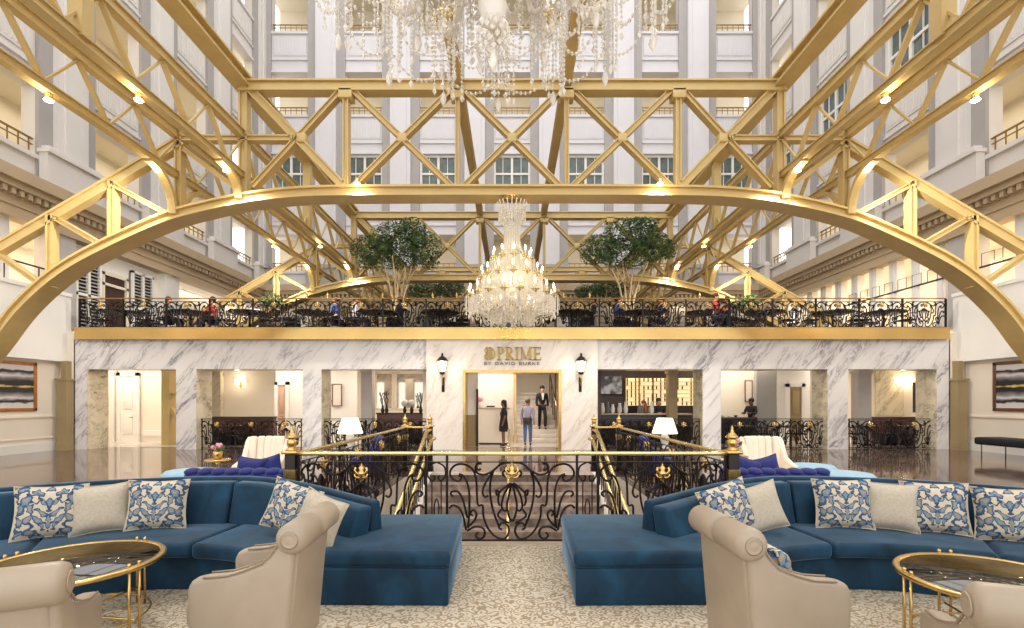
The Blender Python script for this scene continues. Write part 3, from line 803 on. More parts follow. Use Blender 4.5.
# entrance hall
d = IB
mb = MB(); mb.box(X(464, 17.8), X(478, 17.8), 17.95, 18.05, 0, 3.35); struct(mb.build('wall_entry_side', 'white_wall'))
mb = MB(); mb.box(X(464, 17.8), X(478, 17.8), 17.92, 17.95, 0, 1.15); trim(mb, 'tan_column')
MB().box(X(476.5, 17.9), X(478.5, 17.9), 17.85, 18.0, .0, 2.1).build('door_edge', 'black')
struct(bpy.data.objects['door_edge'])
t = thing('host_stand', 'cream reception desk with items on top inside the entrance', 'desk', (X(494, 19), 19, 0))
MB().box(-.6, .6, -.3, .3, .06, 1.36).build('body', 'cream_wall', t, bevel=.01)
MB().box(-.64, .64, -.34, .34, 1.36, 1.42).build('counter_top', 'kerb_stone', t, bevel=.01)
MB().box(-.55, .55, -.26, .26, 0, .06).build('plinth', 'dark_brown', t)
t = thing('desk_flowers', 'vase of pale flowers on the reception desk', 'vase', (X(480.5, 19), 19, 1.42))
MB().lathe([(.05, 0), (.07, .12), (.04, .22)], 8).build('vase', 'ceramic', t)
MB().ball((0, 0, .32), .13, 8, 6).build('flowers', 'pink_petals', t)
t = thing('desk_tray', 'low dark box on the reception desk', 'tray', (X(491, 19), 19, 1.42)); MB().box(-.16, .16, -.1, .1, 0, .06).build('tray', 'black', t, bevel=.01)
mb = MB(); mb.box(X(478, 20.5), X(514, 20.5), 20.5, 20.6, 0, 3.35); struct(mb.build('wall_entry_back', 'facade_white'))
mb = MB(); mb.box(X(514.5, 19.2), X(516.5, 19.2), 19.1, 20.5, 0, 3.3); struct(mb.build('column', 'brass'))
# marble stairs inside
t = thing('marble_steps', 'white marble steps rising to the mezzanine inside the entrance', 'stairs', (X(537, 19.6), 19.4, 0))
w = .95
for k in range(12):
    mb = MB(); mb.box(-w, w, k * .26, (k + 1) * .26 + .02, 0 if k < 1 else k * .17, (k + 1) * .17); mb.build('step', 'marble_cream', t, bevel=.01)
t = thing('stair_rail', 'steep brass and black stair rail at the right of the marble steps', 'handrail', (X(557, 19.4), 19.3, 0))
mb = MB(); mb.tube([(.1, 0, .95), (-.05, 1.6, 2.2), (-.1, 2.4, 2.9)], .03, 8); mb.build('rail', 'brass', t)
for k in range(7):
    mb = MB(); a = k / 6; mb.tube([(.1 - .2 * a, 2.4 * a, 1.6 * a), (.1 - .2 * a, 2.4 * a, .95 + 1.95 * a)], .018, 5); mb.build('baluster', 'iron', t)
mb = MB(); mb.box(.98 + X(537, 19.6), 2.4, 19.6, 22.6, 0, 3.35); struct(mb.build('wall_stair_side', 'dark_brown'))
area('ceiling_light', (.7, 19.0, 3.3), 1.4, .6, 40, (1, .93, .84))

# bar (right inner opening)
BYY = 20.6
mb = MB(); mb.box(X(598, BYY), X(722, BYY), BYY + .25, BYY + .4, 0, 3.35); struct(mb.build('wall_bar', 'dark_brown'))
t = thing('wall_screen', 'large dark screen with a grey cloudy picture at the left of the bar', 'screen', (X(612, BYY), BYY + .24, Z(385, BYY)))
MB().box(-.52, .52, -.05, 0, -.42, .42).build('bezel', 'black', t, bevel=.01); MB().box(-.47, .47, -.06, -.05, -.37, .37).build('screen', 'screen_picture', t)
def backbar(px0, px1, label):
    x0, x1 = X(px0, BYY), X(px1, BYY); w = x1 - x0; z0, z1 = Z(406, BYY), Z(378, BYY); h = z1 - z0
    t = thing('bottle_shelf', label, 'shelf', (x0, BYY, z0))
    MB().box(0, w, .2, .24, 0, h).build('back_panel', 'backlit_shelf', t)
    nr = 7
    for k in range(nr): MB().box(0, w, .0, .2, k * h / nr, k * h / nr + .02).build('shelf_board', 'wood_dark', t)
    nu = max(1, int(w / .55))
    for k in range(nu + 1): MB().box(k * w / nu - .01, k * w / nu + .01, 0, .2, 0, h).build('upright', 'bronze', t)
    return x0, z0, w, h, nr
shelves = [backbar(626, 668, 'wide backlit shelving packed with bottles behind the bar'), backbar(677, 699, 'narrow backlit shelving right of the tan bar column')]
bt = None; nb = 0
for si, (x0, z0, w, h, nr) in enumerate(shelves):
    for r_ in range(nr):
        n = int(w / .17)
        for k in range(n):
            if random.random() < .25: continue
            loc = (x0 + .09 + k * w / n, BYY + .1, z0 + r_ * h / nr + .035)
            if bt is None:
                bt = MB().lathe([(.03, 0), (.035, .02), (.035, .1), (.014, .13), (.014, .16)], 6).build('liquor_bottle', 'bottle_amber')
                b = bt
                tag(b, 'small amber bottle on the backlit bar shelves', 'bottle', 'bottles on the backlit bar shelves')
            else:
                b = bt.copy(); COL.objects.link(b)
            b['label'] = 'small bottle on the %s backlit bar shelving' % ('wide' if si == 0 else 'narrow')
            b['group'] = 'bottles on the %s bar shelving' % ('wide' if si == 0 else 'narrow')
            b.location = loc; nb += 1
mb = MB(); mb.box(X(668.5, 18.6), X(677, 18.6), 18.5, 18.85, 0, 2.7); mb.box(X(667.5, 18.6), X(678, 18.6), 18.45, 18.9, 2.7, 2.85); struct(mb.build('column', 'tan_column'))
t = thing('bar_counter', 'long black bar counter with pale top in the bay right of the entrance', 'counter', (X(648, 19.2), 19.2, 0))
MB().box(-2.0, 1.6, -.25, .25, 0, 1.12).build('body', 'black', t, bevel=.01)
MB().box(-2.05, 1.65, -.3, .3, 1.12, 1.17).build('counter_top', 'kerb_stone', t, bevel=.01)
i = 0
for px, col in ((603, 'ceramic'), (608, 'cloth_grey'), (613, 'ceramic'), (620, 'cloth_white'), (626, 'ceramic'), (640, 'cloth_grey'), (646, 'bottle_amber'), (652, 'ceramic')):
    t = thing('glassware', ['pale glass jar at the left end of the bar', 'grey jar second along the bar', 'pale jar third along the bar', 'tall white vessel below the screen', 'pale vessel at the edge of the shelving', 'grey vessel in front of the wide shelving', 'amber vessel near the bartender', 'small pale vessel beside the bartender'][i], 'vessel', (X(px, 19.2), 19.2, 1.17)); i += 1
    MB().lathe([(.04, 0), (.08, .06), (.09, .2), (.05, .3 + .05 * (i % 3)), (.06, .36 + .05 * (i % 3))], 8).build('bowl', col, t)

# right middle bay : grey wall, doors, dark service table
mb = MB(); mb.box(X(722, 20.3), X(758, 20.3), 20.6, 20.7, 0, 3.35); struct(mb.build('wall_return', 'cream_wall'))
mb = MB(); mb.box(X(757, 19.5), X(777, 19.5), 19.5, 19.7, 0, 3.35); struct(mb.build('wall_return', 'facade_grey'))
door(789, 801, 387, 440, 20.5, 'tan_column')
mb = MB(); mb.box(X(777, 20.6), X(815, 20.6), 20.52, 20.7, 0, 3.35); struct(mb.build('wall_return', 'trim_white'))
framed('framed_print', 'upright framed print behind the waiter in the right bay', X(749, 20.55), Z(391, 20.55), 20.58, .32, .9, 'wood_dark', 'paper', fw=.03)
t = thing('service_table', 'black draped service table in the right middle bay', 'table', (X(733, 19.2), 19.2, 0))
MB().box(-.7, .6, -.3, .3, .02, .98).build('drape', 'black_fabric', t, bevel=.02); MB().box(-.72, .62, -.32, .32, .98, 1.02).build('tabletop', 'black', t)
for k, px in enumerate((723, 729, 736)):
    t = thing('tableware', ['pale bowl at the left of the black service table', 'pale bowl mid way on the black service table', 'dark bowl at the right of the black service table'][k], 'bowl', (X(px, 19.2), 19.2, 1.02)); MB().lathe([(.03, 0), (.09, .08), (.08, .08), (.03, .02)], 8).build('bowl', ('ceramic', 'ceramic', 'black')[k], t)
# far right bay
mb = MB(); mb.box(X(855, 18.6), X(868, 18.6), 18.4, 18.8, 0, 2.7); mb.box(X(854.5, 18.6), X(868.5, 18.6), 18.35, 18.85, 2.7, 2.8); struct(mb.build('column', 'louvre_grey'))
mb = MB(); mb.box(X(915, 19.6), X(924, 19.6), 19.6, 19.7, 1.2, 2.4); struct(mb.build('window_interior', 'black'))
mb = MB(); mb.box(X(878, 22.4), X(907, 22.4), 22.5, 22.58, 1, 3.1); trim(mb, 'marble_reveal')
mb = MB(); mb.box(X(213, 22.4), X(222, 22.4), 22.3, 22.58, 0, 3.3); trim(mb, 'marble_reveal')

# ------------------------------------------------------------------ ironwork panels
def uv(u, v): return ((617 - u) / 357.0, (578 - v) / 448.0)
CURVES = [
    [(322, 205), (338, 215), (325, 238), (295, 228), (275, 190), (300, 150), (345, 140), (395, 165), (420, 230), (428, 370), (455, 378), (460, 440), (485, 510), (530, 560), (575, 570), (600, 530), (590, 490), (560, 480), (545, 505), (562, 518)],
    [(295, 328), (280, 312), (290, 298), (320, 300), (345, 340), (360, 400), (372, 450)],
    [(325, 198), (355, 215), (380, 290), (382, 420), (374, 510)],
    [(272, 395), (290, 378), (320, 388), (345, 430), (365, 520)],
    [(445, 165), (436, 175), (420, 160), (425, 140), (450, 138)],
    [(418, 150), (420, 185), (460, 202), (510, 180), (560, 138), (610, 132)],
    [(515, 180), (497, 250), (500, 340), (520, 430), (548, 505)],
    [(510, 185), (470, 250), (455, 300), (468, 330), (488, 320)],
    [(370, 525), (415, 500), (460, 512), (465, 552), (440, 572), (418, 552), (432, 532)],
    [(372, 505), (410, 465), (422, 425), (402, 405), (388, 425), (402, 438)],
    [(614, 250), (600, 320), (590, 380), (600, 440), (614, 470)],
    [(612, 250), (575, 310), (560, 380), (575, 410), (590, 400)],
    [(610, 248), (560, 290), (535, 320), (530, 290), (545, 305), (540, 350), (550, 380)],
    [(610, 200), (585, 175), (565, 190), (575, 210), (590, 200)],
    [(560, 400), (540, 430), (550, 450), (600, 480)],
]
def iron_panel(w, h, r=.011, sub=4, sides=4, cur=CURVES):
    mb = MB()
    for s in (-1, 1):
        for c in cur:
            pts = []
            for p in c:
                u, v = uv(*p); pts.append((s * u * w / 2, 0, v * h))
            mb.tube(spline(pts, sub), r, sides)
    return mb
panel_mb = iron_panel(1.5, .9, .0125)
def narrow_panel(w, h):
    mb = MB()
    for s in (-1, 1):
        mb.tube(spline([(s * w * .16, 0, h * .9), (s * w * .08, 0, h * .87), (s * w * .2, 0, h * .82), (s * w * .42, 0, h * .9), (s * w * .36, 0, h * 1.02), (0, 0, h * 1.08)], 4), .01, 4)
        mb.tube([(s * w * .22, 0, 0), (s * w * .22, 0, h * .84)], .007, 4)
    mb.tube(spline([(w * .1, 0, h * .5), (0, 0, h * .58), (-w * .1, 0, h * .5), (-w * .1, 0, h * .38), (0, 0, h * .3), (w * .1, 0, h * .38)], 3, True), .008, 4, closed=True)
    return mb
def ornament_mb(s=1.0):
    mb = MB()
    mb.lathe([(.008 * s, -.12 * s), (.03 * s, -.09 * s), (.02 * s, -.07 * s), (.055 * s, -.03 * s), (.06 * s, 0), (.035 * s, .04 * s), (.05 * s, .07 * s), (.02 * s, .1 * s), (.01 * s, .13 * s)], 10)
    for q in (-1, 1):
        mb.tube(spline([(q * .03 * s, -.02, -.02 * s), (q * .08 * s, -.03, .03 * s), (q * .07 * s, -.02, .08 * s)], 4), [.018 * s] * 9, 6)
        mb.tube(spline([(q * .02 * s, -.02, -.06 * s), (q * .07 * s, -.03, -.05 * s), (q * .09 * s, -.02, -.01 * s)], 4), [.014 * s] * 9, 6)
    return mb
def finial_mb(s=1.0):
    return MB().lathe([(.0 + .07 * s, 0), (.07 * s, .02 * s), (.045 * s, .035 * s), (.05 * s, .05 * s), (.065 * s, .09 * s), (.065 * s, .14 * s), (.045 * s, .155 * s), (.085 * s, .17 * s), (.075 * s, .2 * s), (.04 * s, .235 * s), (.02 * s, .25 * s), (.028 * s, .27 * s), (.012 * s, .29 * s), (.02 * s, .305 * s), (.004 * s, .34 * s)], 12)

P_PANEL = panel_mb.build('scroll_panel', 'iron'); P_NARROW = narrow_panel(.24, .9).build('narrow_panel', 'iron'); P_ORN = ornament_mb(.85).build('gold_ornament', 'brass')
P_HEAVY = iron_panel(1.5, .9, .021, 3).build('scroll_panel', 'iron')
PROTO = [P_PANEL, P_NARROW, P_ORN, P_HEAVY]

# front balustrade  (plane Y = BF)
BF = 5.7
def balustrade(name, label, loc, rot, spans, h_rail=1.06, h_top=.945, posts=(), lo=.02, rail='pale_gold', flat=.045, orn=True, x0=None, x1=None, scale=(1, 1, 1)):
    t = thing(name, label, 'balustrade', loc, rot)
    a = x0 if x0 is not None else min(s[0] for s in spans); b = x1 if x1 is not None else max(s[1] for s in spans)
    MB().box(a, b, -.03, .03, h_rail - flat, h_rail).build('handrail', rail, t, bevel=.01)
    MB().box(a, b, -.012, .012, h_top - .012, h_top).build('upper_rail', 'iron', t)
    MB().box(a, b, -.014, .014, lo, lo + .02).build('bottom_rail', 'iron', t)
    for p in posts: MB().box(p - .014, p + .014, -.014, .014, 0, h_rail - flat).build('post', 'iron', t)
    for s0, s1 in spans:
        w = s1 - s0; hh = (h_top - lo)
        if w < .5: cp(P_NARROW, t, ((s0 + s1) / 2, 0, lo), scale=(w / .24, 1, hh / .98))
        else:
            cp(P_HEAVY if name == 'bay_railing' else P_PANEL, t, ((s0 + s1) / 2, 0, lo + .01), scale=(w / 1.5, 1, (hh - .02) / .9))
            if orn: cp(P_ORN, t, ((s0 + s1) / 2, -.03, lo + hh * .86))
    return t
bf = balustrade('front_balustrade', 'long black scrollwork balustrade with pale gold handrail facing the sofas', (0, BF, 0.012), 0,
    [(-.755, .755), (-1.0, -.755), (.755, 1.0), (-2.48, -1.0), (1.0, 2.48)], posts=(-2.48, -1.0, -.755, .755, 1.0, 2.48))
# side balustrades (run away from the camera)
for s, nme in ((-1, 'left'), (1, 'right')):
    L_ = 5.72; n = 4; w = L_ / n
    balustrade('side_balustrade', 'black scrollwork balustrade with gold rail along the %s side of the stairwell' % nme, (s * 2.52, BF + .04 + L_ / 2, 0.0), R(90),
        [(-L_ / 2 + k * w, -L_ / 2 + (k + 1) * w) for k in range(n)], posts=[-L_ / 2 + k * w for k in range(1, n)], rail='pale_gold')
    balustrade('stair_head_railing', 'short black railing beside the stair head on the %s' % nme, (s * 2.22, 11.52, 0), 0, [(-.28, .28)], posts=(), rail='brass', orn=False)
# newel posts with finials
def newel(x, y, lab, s=1.0, h=1.05):
    t = thing('newel_post', lab, 'newel post', (x, y, 0))
    mb = MB(); mb.box(-.06, .06, -.06, .06, 0, h); mb.box(-.075, .075, -.075, .075, 0, .12); mb.build('post', 'iron', t, bevel=.006)
    MB().box(-.09, .09, -.09, .09, h, h + .035).build('cap', 'brass', t, bevel=.008)
    f = finial_mb(s).build('finial', 'brass', t); f.location = (0, 0, h + .035)
    MB().box(-.068, .068, -.068, .068, h - .3, h - .18).build('collar', 'brass', t)
for s, nme in ((-1, 'left'), (1, 'right')):
    newel(s * 2.56, BF, 'large gold urn finial on the black newel at the %s end of the front balustrade' % nme, .85)
    newel(s * 2.53, 11.6, 'small gold finial newel at the far %s corner of the stairwell' % nme, .8)
    newel(s * 1.94, 11.6, 'small gold finial newel at the %s of the stair head by the entrance wall' % nme, .8)
# descending staircase
t = thing('lobby_staircase', 'brown marble staircase descending toward the camera behind the front balustrade', 'stairs', (0, 11.0, 0))
for k in range(13):
    mb = MB(); mb.box(-1.85, 1.85, -(k + 1) * .38, -k * .38 + .02, -4.0, -(k + 1) * .155); mb.build('step', 'stair_marble', t)
MB().box(-1.85, 1.85, 0, .5, -.3, -.001).build('landing', 'stair_marble', t)
for s in (-1, 1):
    mb = MB(); mb.prism([(.5, .0), (-4.9, -2.0), (-4.9, -4), (.5, -4)], s * 1.85, s * 2.0, 'x'); mb.build('stringer', 'stair_wall', t)
for s, nme in ((-1, 'left'), (1, 'right')):
    t = thing('stair_handrail', 'pair of pale gold handrails sloping down the %s side of the staircase' % nme, 'handrail', (s * 1.92, 11.0, 0))
    SL = .408
    for dx, z in ((0, .98), (-s * .1, .78)):
        mb = MB(); mb.tube([(dx, .55, z), (dx, .2, z), (dx, 0, z - .02), (dx, -4.9, z - .02 - 4.9 * SL)], .042, 8); mb.build('rail', 'pale_gold', t)
    for k in range(24):
        y = -.1 - k * .2; mb = MB(); mb.tube([(0, y, y * SL - .05), (0, y, .95 + y * SL)], .012, 4)
        if k % 2: mb.tube(spline([(0, y, .2 + y * SL), (0, y - .08, .35 + y * SL), (0, y, .5 + y * SL), (0, y + .08, .65 + y * SL), (0, y, .8 + y * SL)], 3), .01, 4)
        mb.build('baluster', 'iron', t)
t = thing('center_handrail', 'single pale gold handrail down the middle of the staircase', 'handrail', (-.07, 11.0, 0))
mb = MB(); mb.tube([(0, .3, 0), (0, .3, .98), (0, .15, 1.0), (0, -4.9, 1.0 - 5.05 * .408)], .028, 8); mb.build('rail', 'pale_gold', t)
for k in range(6):
    y = -.4 - k * .85; mb = MB(); mb.tube([(0, y, y * .408 - .1), (0, y, .92 + y * .408)], .016, 6); mb.build('post', 'brass', t)

# railings in the marble openings
def bay_rail(px0, px1, lab):
    y = MY + .25; x0, x1 = X(px0, y), X(px1, y); n = 3 if px1 - px0 > 95 else 2; w = (x1 - x0) / n
    return balustrade('bay_railing', lab, ((x0 + x1) / 2, y, 0), 0, [(-(x1 - x0) / 2 + k * w, -(x1 - x0) / 2 + (k + 1) * w) for k in range(n)], h_rail=1.05, h_top=.98, posts=[-(x1 - x0) / 2 + .05 + k * ((x1 - x0) - .1) / n for k in range(n + 1)], rail='iron', flat=.03)
for px0, px1, lab in ((201, 303, 'black scroll railing across the bay with the sconce, left of the lamp'), (323, 428, 'black scroll railing across the bay left of the entrance behind the white lamp'),
                      (597, 701, 'black scroll railing across the bar bay right of the entrance'), (722, 826, 'black scroll railing across the bay with the waiter'), (848, 935, 'black scroll railing across the far right bay')):
    bay_rail(px0, px1, lab)
# balcony railing
t = thing('balcony_railing', 'very long black scrollwork balcony railing above the brass band', 'railing', (0, MY - .1, DECK - .02))
xa, xb = X(80, MY - .1), X(946, MY - .1); n = 20; w = (xb - xa) / n
MB().box(xa, xb, -.025, .025, 1.0, 1.03).build('handrail', 'bronze', t); MB().box(xa, xb, -.012, .012, .9, .915).build('upper_rail', 'iron', t); MB().box(xa, xb, -.02, .02, .02, .05).build('bottom_rail', 'iron', t)
for k in range(n + 1): MB().box(xa + k * w - .025, xa + k * w + .025, -.025, .025, 0, 1.0).build('post', 'iron', t)
for k in range(n):
    cp(P_HEAVY, t, (xa + (k + .5) * w, 0, .04), scale=(w / 1.5 * .97, 1, .86 / .9)); cp(P_ORN, t, (xa + (k + .5) * w, -.02, .8))
for px in (386 - 3, 433, 457, 564, 590, 700, 307, 328):
    f = finial_mb(.6).build('finial', 'brass', t); f.location = (X(px, MY - .1), 0, 1.03)

for p in PROTO: bpy.data.objects.remove(p)

# ------------------------------------------------------------------ gold trusses
YT = [3.55, 11.47, 19.4, 27.3]
ST = F / 11.47
def tx(px): return (px - 512.3) / ST
def tz(py): return EYE + (HOR - py) / ST
def clip_low(p, q, zmin):
    if p[1] < zmin and q[1] < zmin: return None
    if p[1] < zmin: p, q = q, p
    if q[1] < zmin:
        f = (p[1] - zmin) / (p[1] - q[1]); q = (p[0] + (q[0] - p[0]) * f, zmin)
    return p, q
def truss(Y, zmin, label):
    t = thing('transverse_truss', label, 'truss', (0, Y, 0), 0, 'gold trusses spanning the hall')
    MB().ibeam((tx(241), 0, tz(88)), (tx(784), 0, tz(88)), .3, .26).build('top_chord', 'gold_paint', t)
    M2 = [('post', (245, 80), (245, 193), .25), ('post', (347, 90), (347, 190), .17), ('post', (458, 90), (458, 190), .13),
          ('diagonal_brace', (252, 91), (345, 188), .24), ('diagonal_brace', (343, 91), (254, 188), .16),
          ('diagonal_brace', (353, 91), (453, 188), .16), ('diagonal_brace', (452, 91), (354, 188), .16),
          ('diagonal_brace', (464, 91), (561, 188), .16), ('strut', (178, 139.5), (300, 139.5), .17),
          ('post', (180.5, 130), (180.5, 218), .2), ('side_chord', (184, 141), (0, 249), .33), ('side_chord', (0, 249), (-120, 319), .33),
          ('post', (52.5, 216), (52.5, 288), .2), ('post', (114, 182), (114, 247), .2), ('post', (-8, 252), (-8, 350), .2),
          ('diagonal_brace', (56, 218), (110, 249), .14), ('diagonal_brace', (118, 187), (175, 218), .14), ('diagonal_brace', (-4, 252), (47, 288), .14), ('diagonal_brace', (185, 150), (241, 192), .13)]
    for nme, p, q, w in M2:
        for s in (1, -1):
            a = (s * tx(p[0]), tz(p[1])); b = (s * tx(q[0]), tz(q[1]))
            r_ = clip_low(a, b, zmin)
            if not r_: continue
            a, b = r_
            MB().ibeam((a[0], 0, a[1]), (b[0], 0, b[1]), .2, w * .78, t=w * .16).build(nme, 'gold_paint', t)
    for px in (347, 458, 567, 678): MB().box(tx(px) - .16, tx(px) + .16, -.15, .15, tz(101), tz(90)).build('gusset_plate', 'gold_paint', t, bevel=.02)
    for px in (303, 403, 512.3, 622, 722): MB().box(tx(px) - .11, tx(px) + .11, -.115, .115, tz(144), tz(135)).build('gusset_plate', 'gold_paint', t, bevel=.03)
    pts = [(-60, 480), (-42, 410), (-24, 372), (0, 340), (22, 311), (50, 284), (78, 264), (110, 247), (142, 232), (175, 218.5), (215, 208), (256, 200), (300, 195.5), (345, 194), (430, 193.5), (512.3, 193.5)]
    P = [(tx(a), tz(b)) for a, b in pts]; P += [(-a, b) for a, b in P[-2::-1]]
    sp = [(p.x, p.y) for p in spline([(a, b, 0) for a, b in P], 4)]
    sp = [p for p in sp if p[1] > zmin]
    mb = MB(); H = .135
    web = []; top = []; bot = []
    for i, p in enumerate(sp):
        a = sp[max(0, i - 1)]; b = sp[min(len(sp) - 1, i + 1)]; tn = Vector((b[0] - a[0], b[1] - a[1])).normalized(); nr = Vector((-tn.y, tn.x))
        web.append((p, nr))
    def sweep(h0, h1, w):
        v = []; f = []
        for p, nr in web:
            for h, y in ((h0, -w), (h0, w), (h1, w), (h1, -w)): v.append((p[0] + nr.x * h, y, p[1] + nr.y * h))
        n = len(web)
        for i in range(n - 1):
            for k in range(4): f.append((i * 4 + k, i * 4 + (k + 1) % 4, (i + 1) * 4 + (k + 1) % 4, (i + 1) * 4 + k))
        f.append((0, 1, 2, 3)); f.append(tuple(4 * (n - 1) + k for k in (3, 2, 1, 0))); mb.add(v, f)
    sweep(-H, -H + .05, .26); sweep(H - .05, H, .2); sweep(-H + .05, H - .05, .12)
    mb.build('arch_rib', 'gold_paint', t)
    return t
truss(YT[0], -1, 'gold truss nearest the camera, above the big chandelier')
truss(YT[1], -1, 'largest gold arched truss framing the entrance front, sweeping down at both sides')
truss(YT[2], DECK, 'second gold arched truss directly behind the balcony trees')
truss(YT[3], DECK, 'farthest and smallest gold arched truss near the end wall')
# lattice girders
PIT = 7.93 / 6
for x, s, nme in ((-7.82, -1, 'outer left'), (-6.3, -1, 'inner left'), (6.3, 1, 'inner right'), (7.82, 1, 'outer right')):
    t = thing('lattice_girder', '%s gold lattice girder running the length of the hall' % nme, 'girder', (x, 0, 0), 0, 'lengthwise lattice girders')
    MB().ibeam((0, 1.6, 7.88), (0, BY, 7.88), .17, .19, (1, 0, 0)).build('top_chord', 'gold_paint', t)
    MB().ibeam((0, 1.6, 6.93), (0, BY, 6.93), .16, .15, (1, 0, 0)).build('bottom_chord', 'gold_paint', t)
    k = -6
    while True:
        yt = 11.47 + k * PIT; k += 1
        if yt > BY - 1.4: break
        MB().beam((0, yt, 7.8), (0, yt + PIT / 2, 6.99), .09, .055, (1, 0, 0)).build('web_brace', 'gold_paint', t)
        MB().beam((0, yt + PIT / 2, 6.99), (0, yt + PIT, 7.8), .05, .035, (1, 0, 0)).build('web_brace', 'gold_paint', t)
    zb = 5.98 if abs(x) > 7 else 6.34
    for Y in YT[1:]:
        for q in (-1, 1):
            if Y > 26 and q > 0: pass
            mb = MB()
            c = [(0, Y + q * (.16 + .72 * (1 - math.sin(a))), zb + .05 + (6.9 - zb) * math.cos(a)) for a in [PI / 2 * i / 8 for i in range(9)]]
            c = [(0, Y + q * (.16 + .78 * (1 - math.cos(PI / 2 * i / 8))), zb + (6.86 - zb) * math.sin(PI / 2 * i / 8)) for i in range(9)]
            for i in range(8): mb.beam(c[i], c[i + 1], .17, .09, (1, 0, 0))
            mb.build('curved_bracket', 'gold_paint', t)
for Yp in (7.16, 15.1, 23.0):
    for s, nme in ((-1, 'left'), (1, 'right')):
        mb = MB().beam((s * 6.3, Yp, 6.95), (s * 6.3, Yp, 9.0), .2, .22)
        w = {7.16: 'above the sofas', 15.1: 'ahead of the balcony', 23.0: 'beyond the balcony trees'}[Yp]
        tag(mb.build('hanger_post', 'gold_paint'), 'short gold hanger post on the %s girder %s' % (nme, w), 'post')
for x, w, nme in ((-6.3, .4, 'thick gold beam along the upper left'), (-1.26, .22, 'slim gold beam just left of the hall centre line'), (1.26, .22, 'slim gold beam just right of the hall centre line'), (6.3, .4, 'thick gold beam along the upper right')):
    t = thing('roof_beam', nme + ', seen from below', 'beam', (x, 0, 0))
    MB().box(-w / 2, w / 2, 1.6, BY, 9.22, 9.27).build('top_flange', 'gold_paint', t)
    MB().box(-w / 2, w / 2, 1.6, BY, 8.98, 9.03).build('bottom_flange', 'gold_paint', t)
    MB().box(-w * .2, w * .2, 1.6, BY, 9.03, 9.22).build('web', 'gold_paint', t)
# spotlights on the girders and arch
def spotlight(loc, lab, tilt=0, power=7):
    t = thing('spotlight', lab, 'spotlight', loc, 0, 'small spotlights on the gold structure')
    MB().lathe([(.035, .05), (.055, .03), (.055, -.03), (.05, -.05)], 8).build('housing', 'pale_gold', t)
    MB().lathe([(.05, -.085), (.07, -.065), (.055, -.05)], 8).build('lens', 'bulb_warm', t)
    l = bpy.data.lights.new('spot_glow', 'POINT'); l.energy = power; l.color = (1, .86, .6); l.shadow_soft_size = .06
    o = bpy.data.objects.new('spot_glow', l); COL.objects.link(o); o.location = (loc[0], loc[1] - .12, loc[2] - .1)
    l = bpy.data.lights.new('fill_spot', 'SPOT'); l.energy = 520; l.color = (1, .93, .82); l.shadow_soft_size = .12; l.spot_size = R(100); l.spot_blend = .8  # added fill beam: lifts the dark lower hall, outer ones wash walls
    o = bpy.data.objects.new('fill_spot', l); COL.objects.link(o); o.location = (loc[0], loc[1] - .3, loc[2] - .14)
    o.rotation_euler = (Vector((loc[0] * 1.1, 4, -6.5) if abs(loc[0]) > 7 else (-loc[0] * .25, 3 if loc[1] > 9 else -3, -6)).to_track_quat('-Z', 'Y')).to_euler()
pos = []
for x, nx in ((-7.82, 'outer left'), (7.82, 'outer right')):
    for Y, ny in ((8.27, 'second'), (10.8, 'first')): pos.append(((x, Y, 6.8), 'small bright spotlight under the %s girder, %s before the arch' % (nx, ny)))
for x, nx in ((-6.3, 'inner left'), (6.3, 'inner right')):
    for Y, ny in ((8.27, 'second'), (10.8, 'first')): pos.append(((x, Y, 6.8), 'small bright spotlight under the %s girder, %s before the arch' % (nx, ny)))
for px, n_ in ((361, 'left'), (657, 'right')): pos.append(((tx(px), 11.2, tz(186)), 'bright spotlight on the large arch, %s of the crystal chandelier' % n_))
for x, nx in ((-7.82, 'outer left'), (7.82, 'outer right'), (-6.3, 'inner left'), (6.3, 'inner right')):
    for Y, ny in ((16.1, 'above the balcony edge'), (18.75, 'just before the second arch')): pos.append(((x, Y, 6.8), 'small bright spotlight under the %s girder %s' % (nx, ny)))
for p, l in pos: spotlight(p, l)
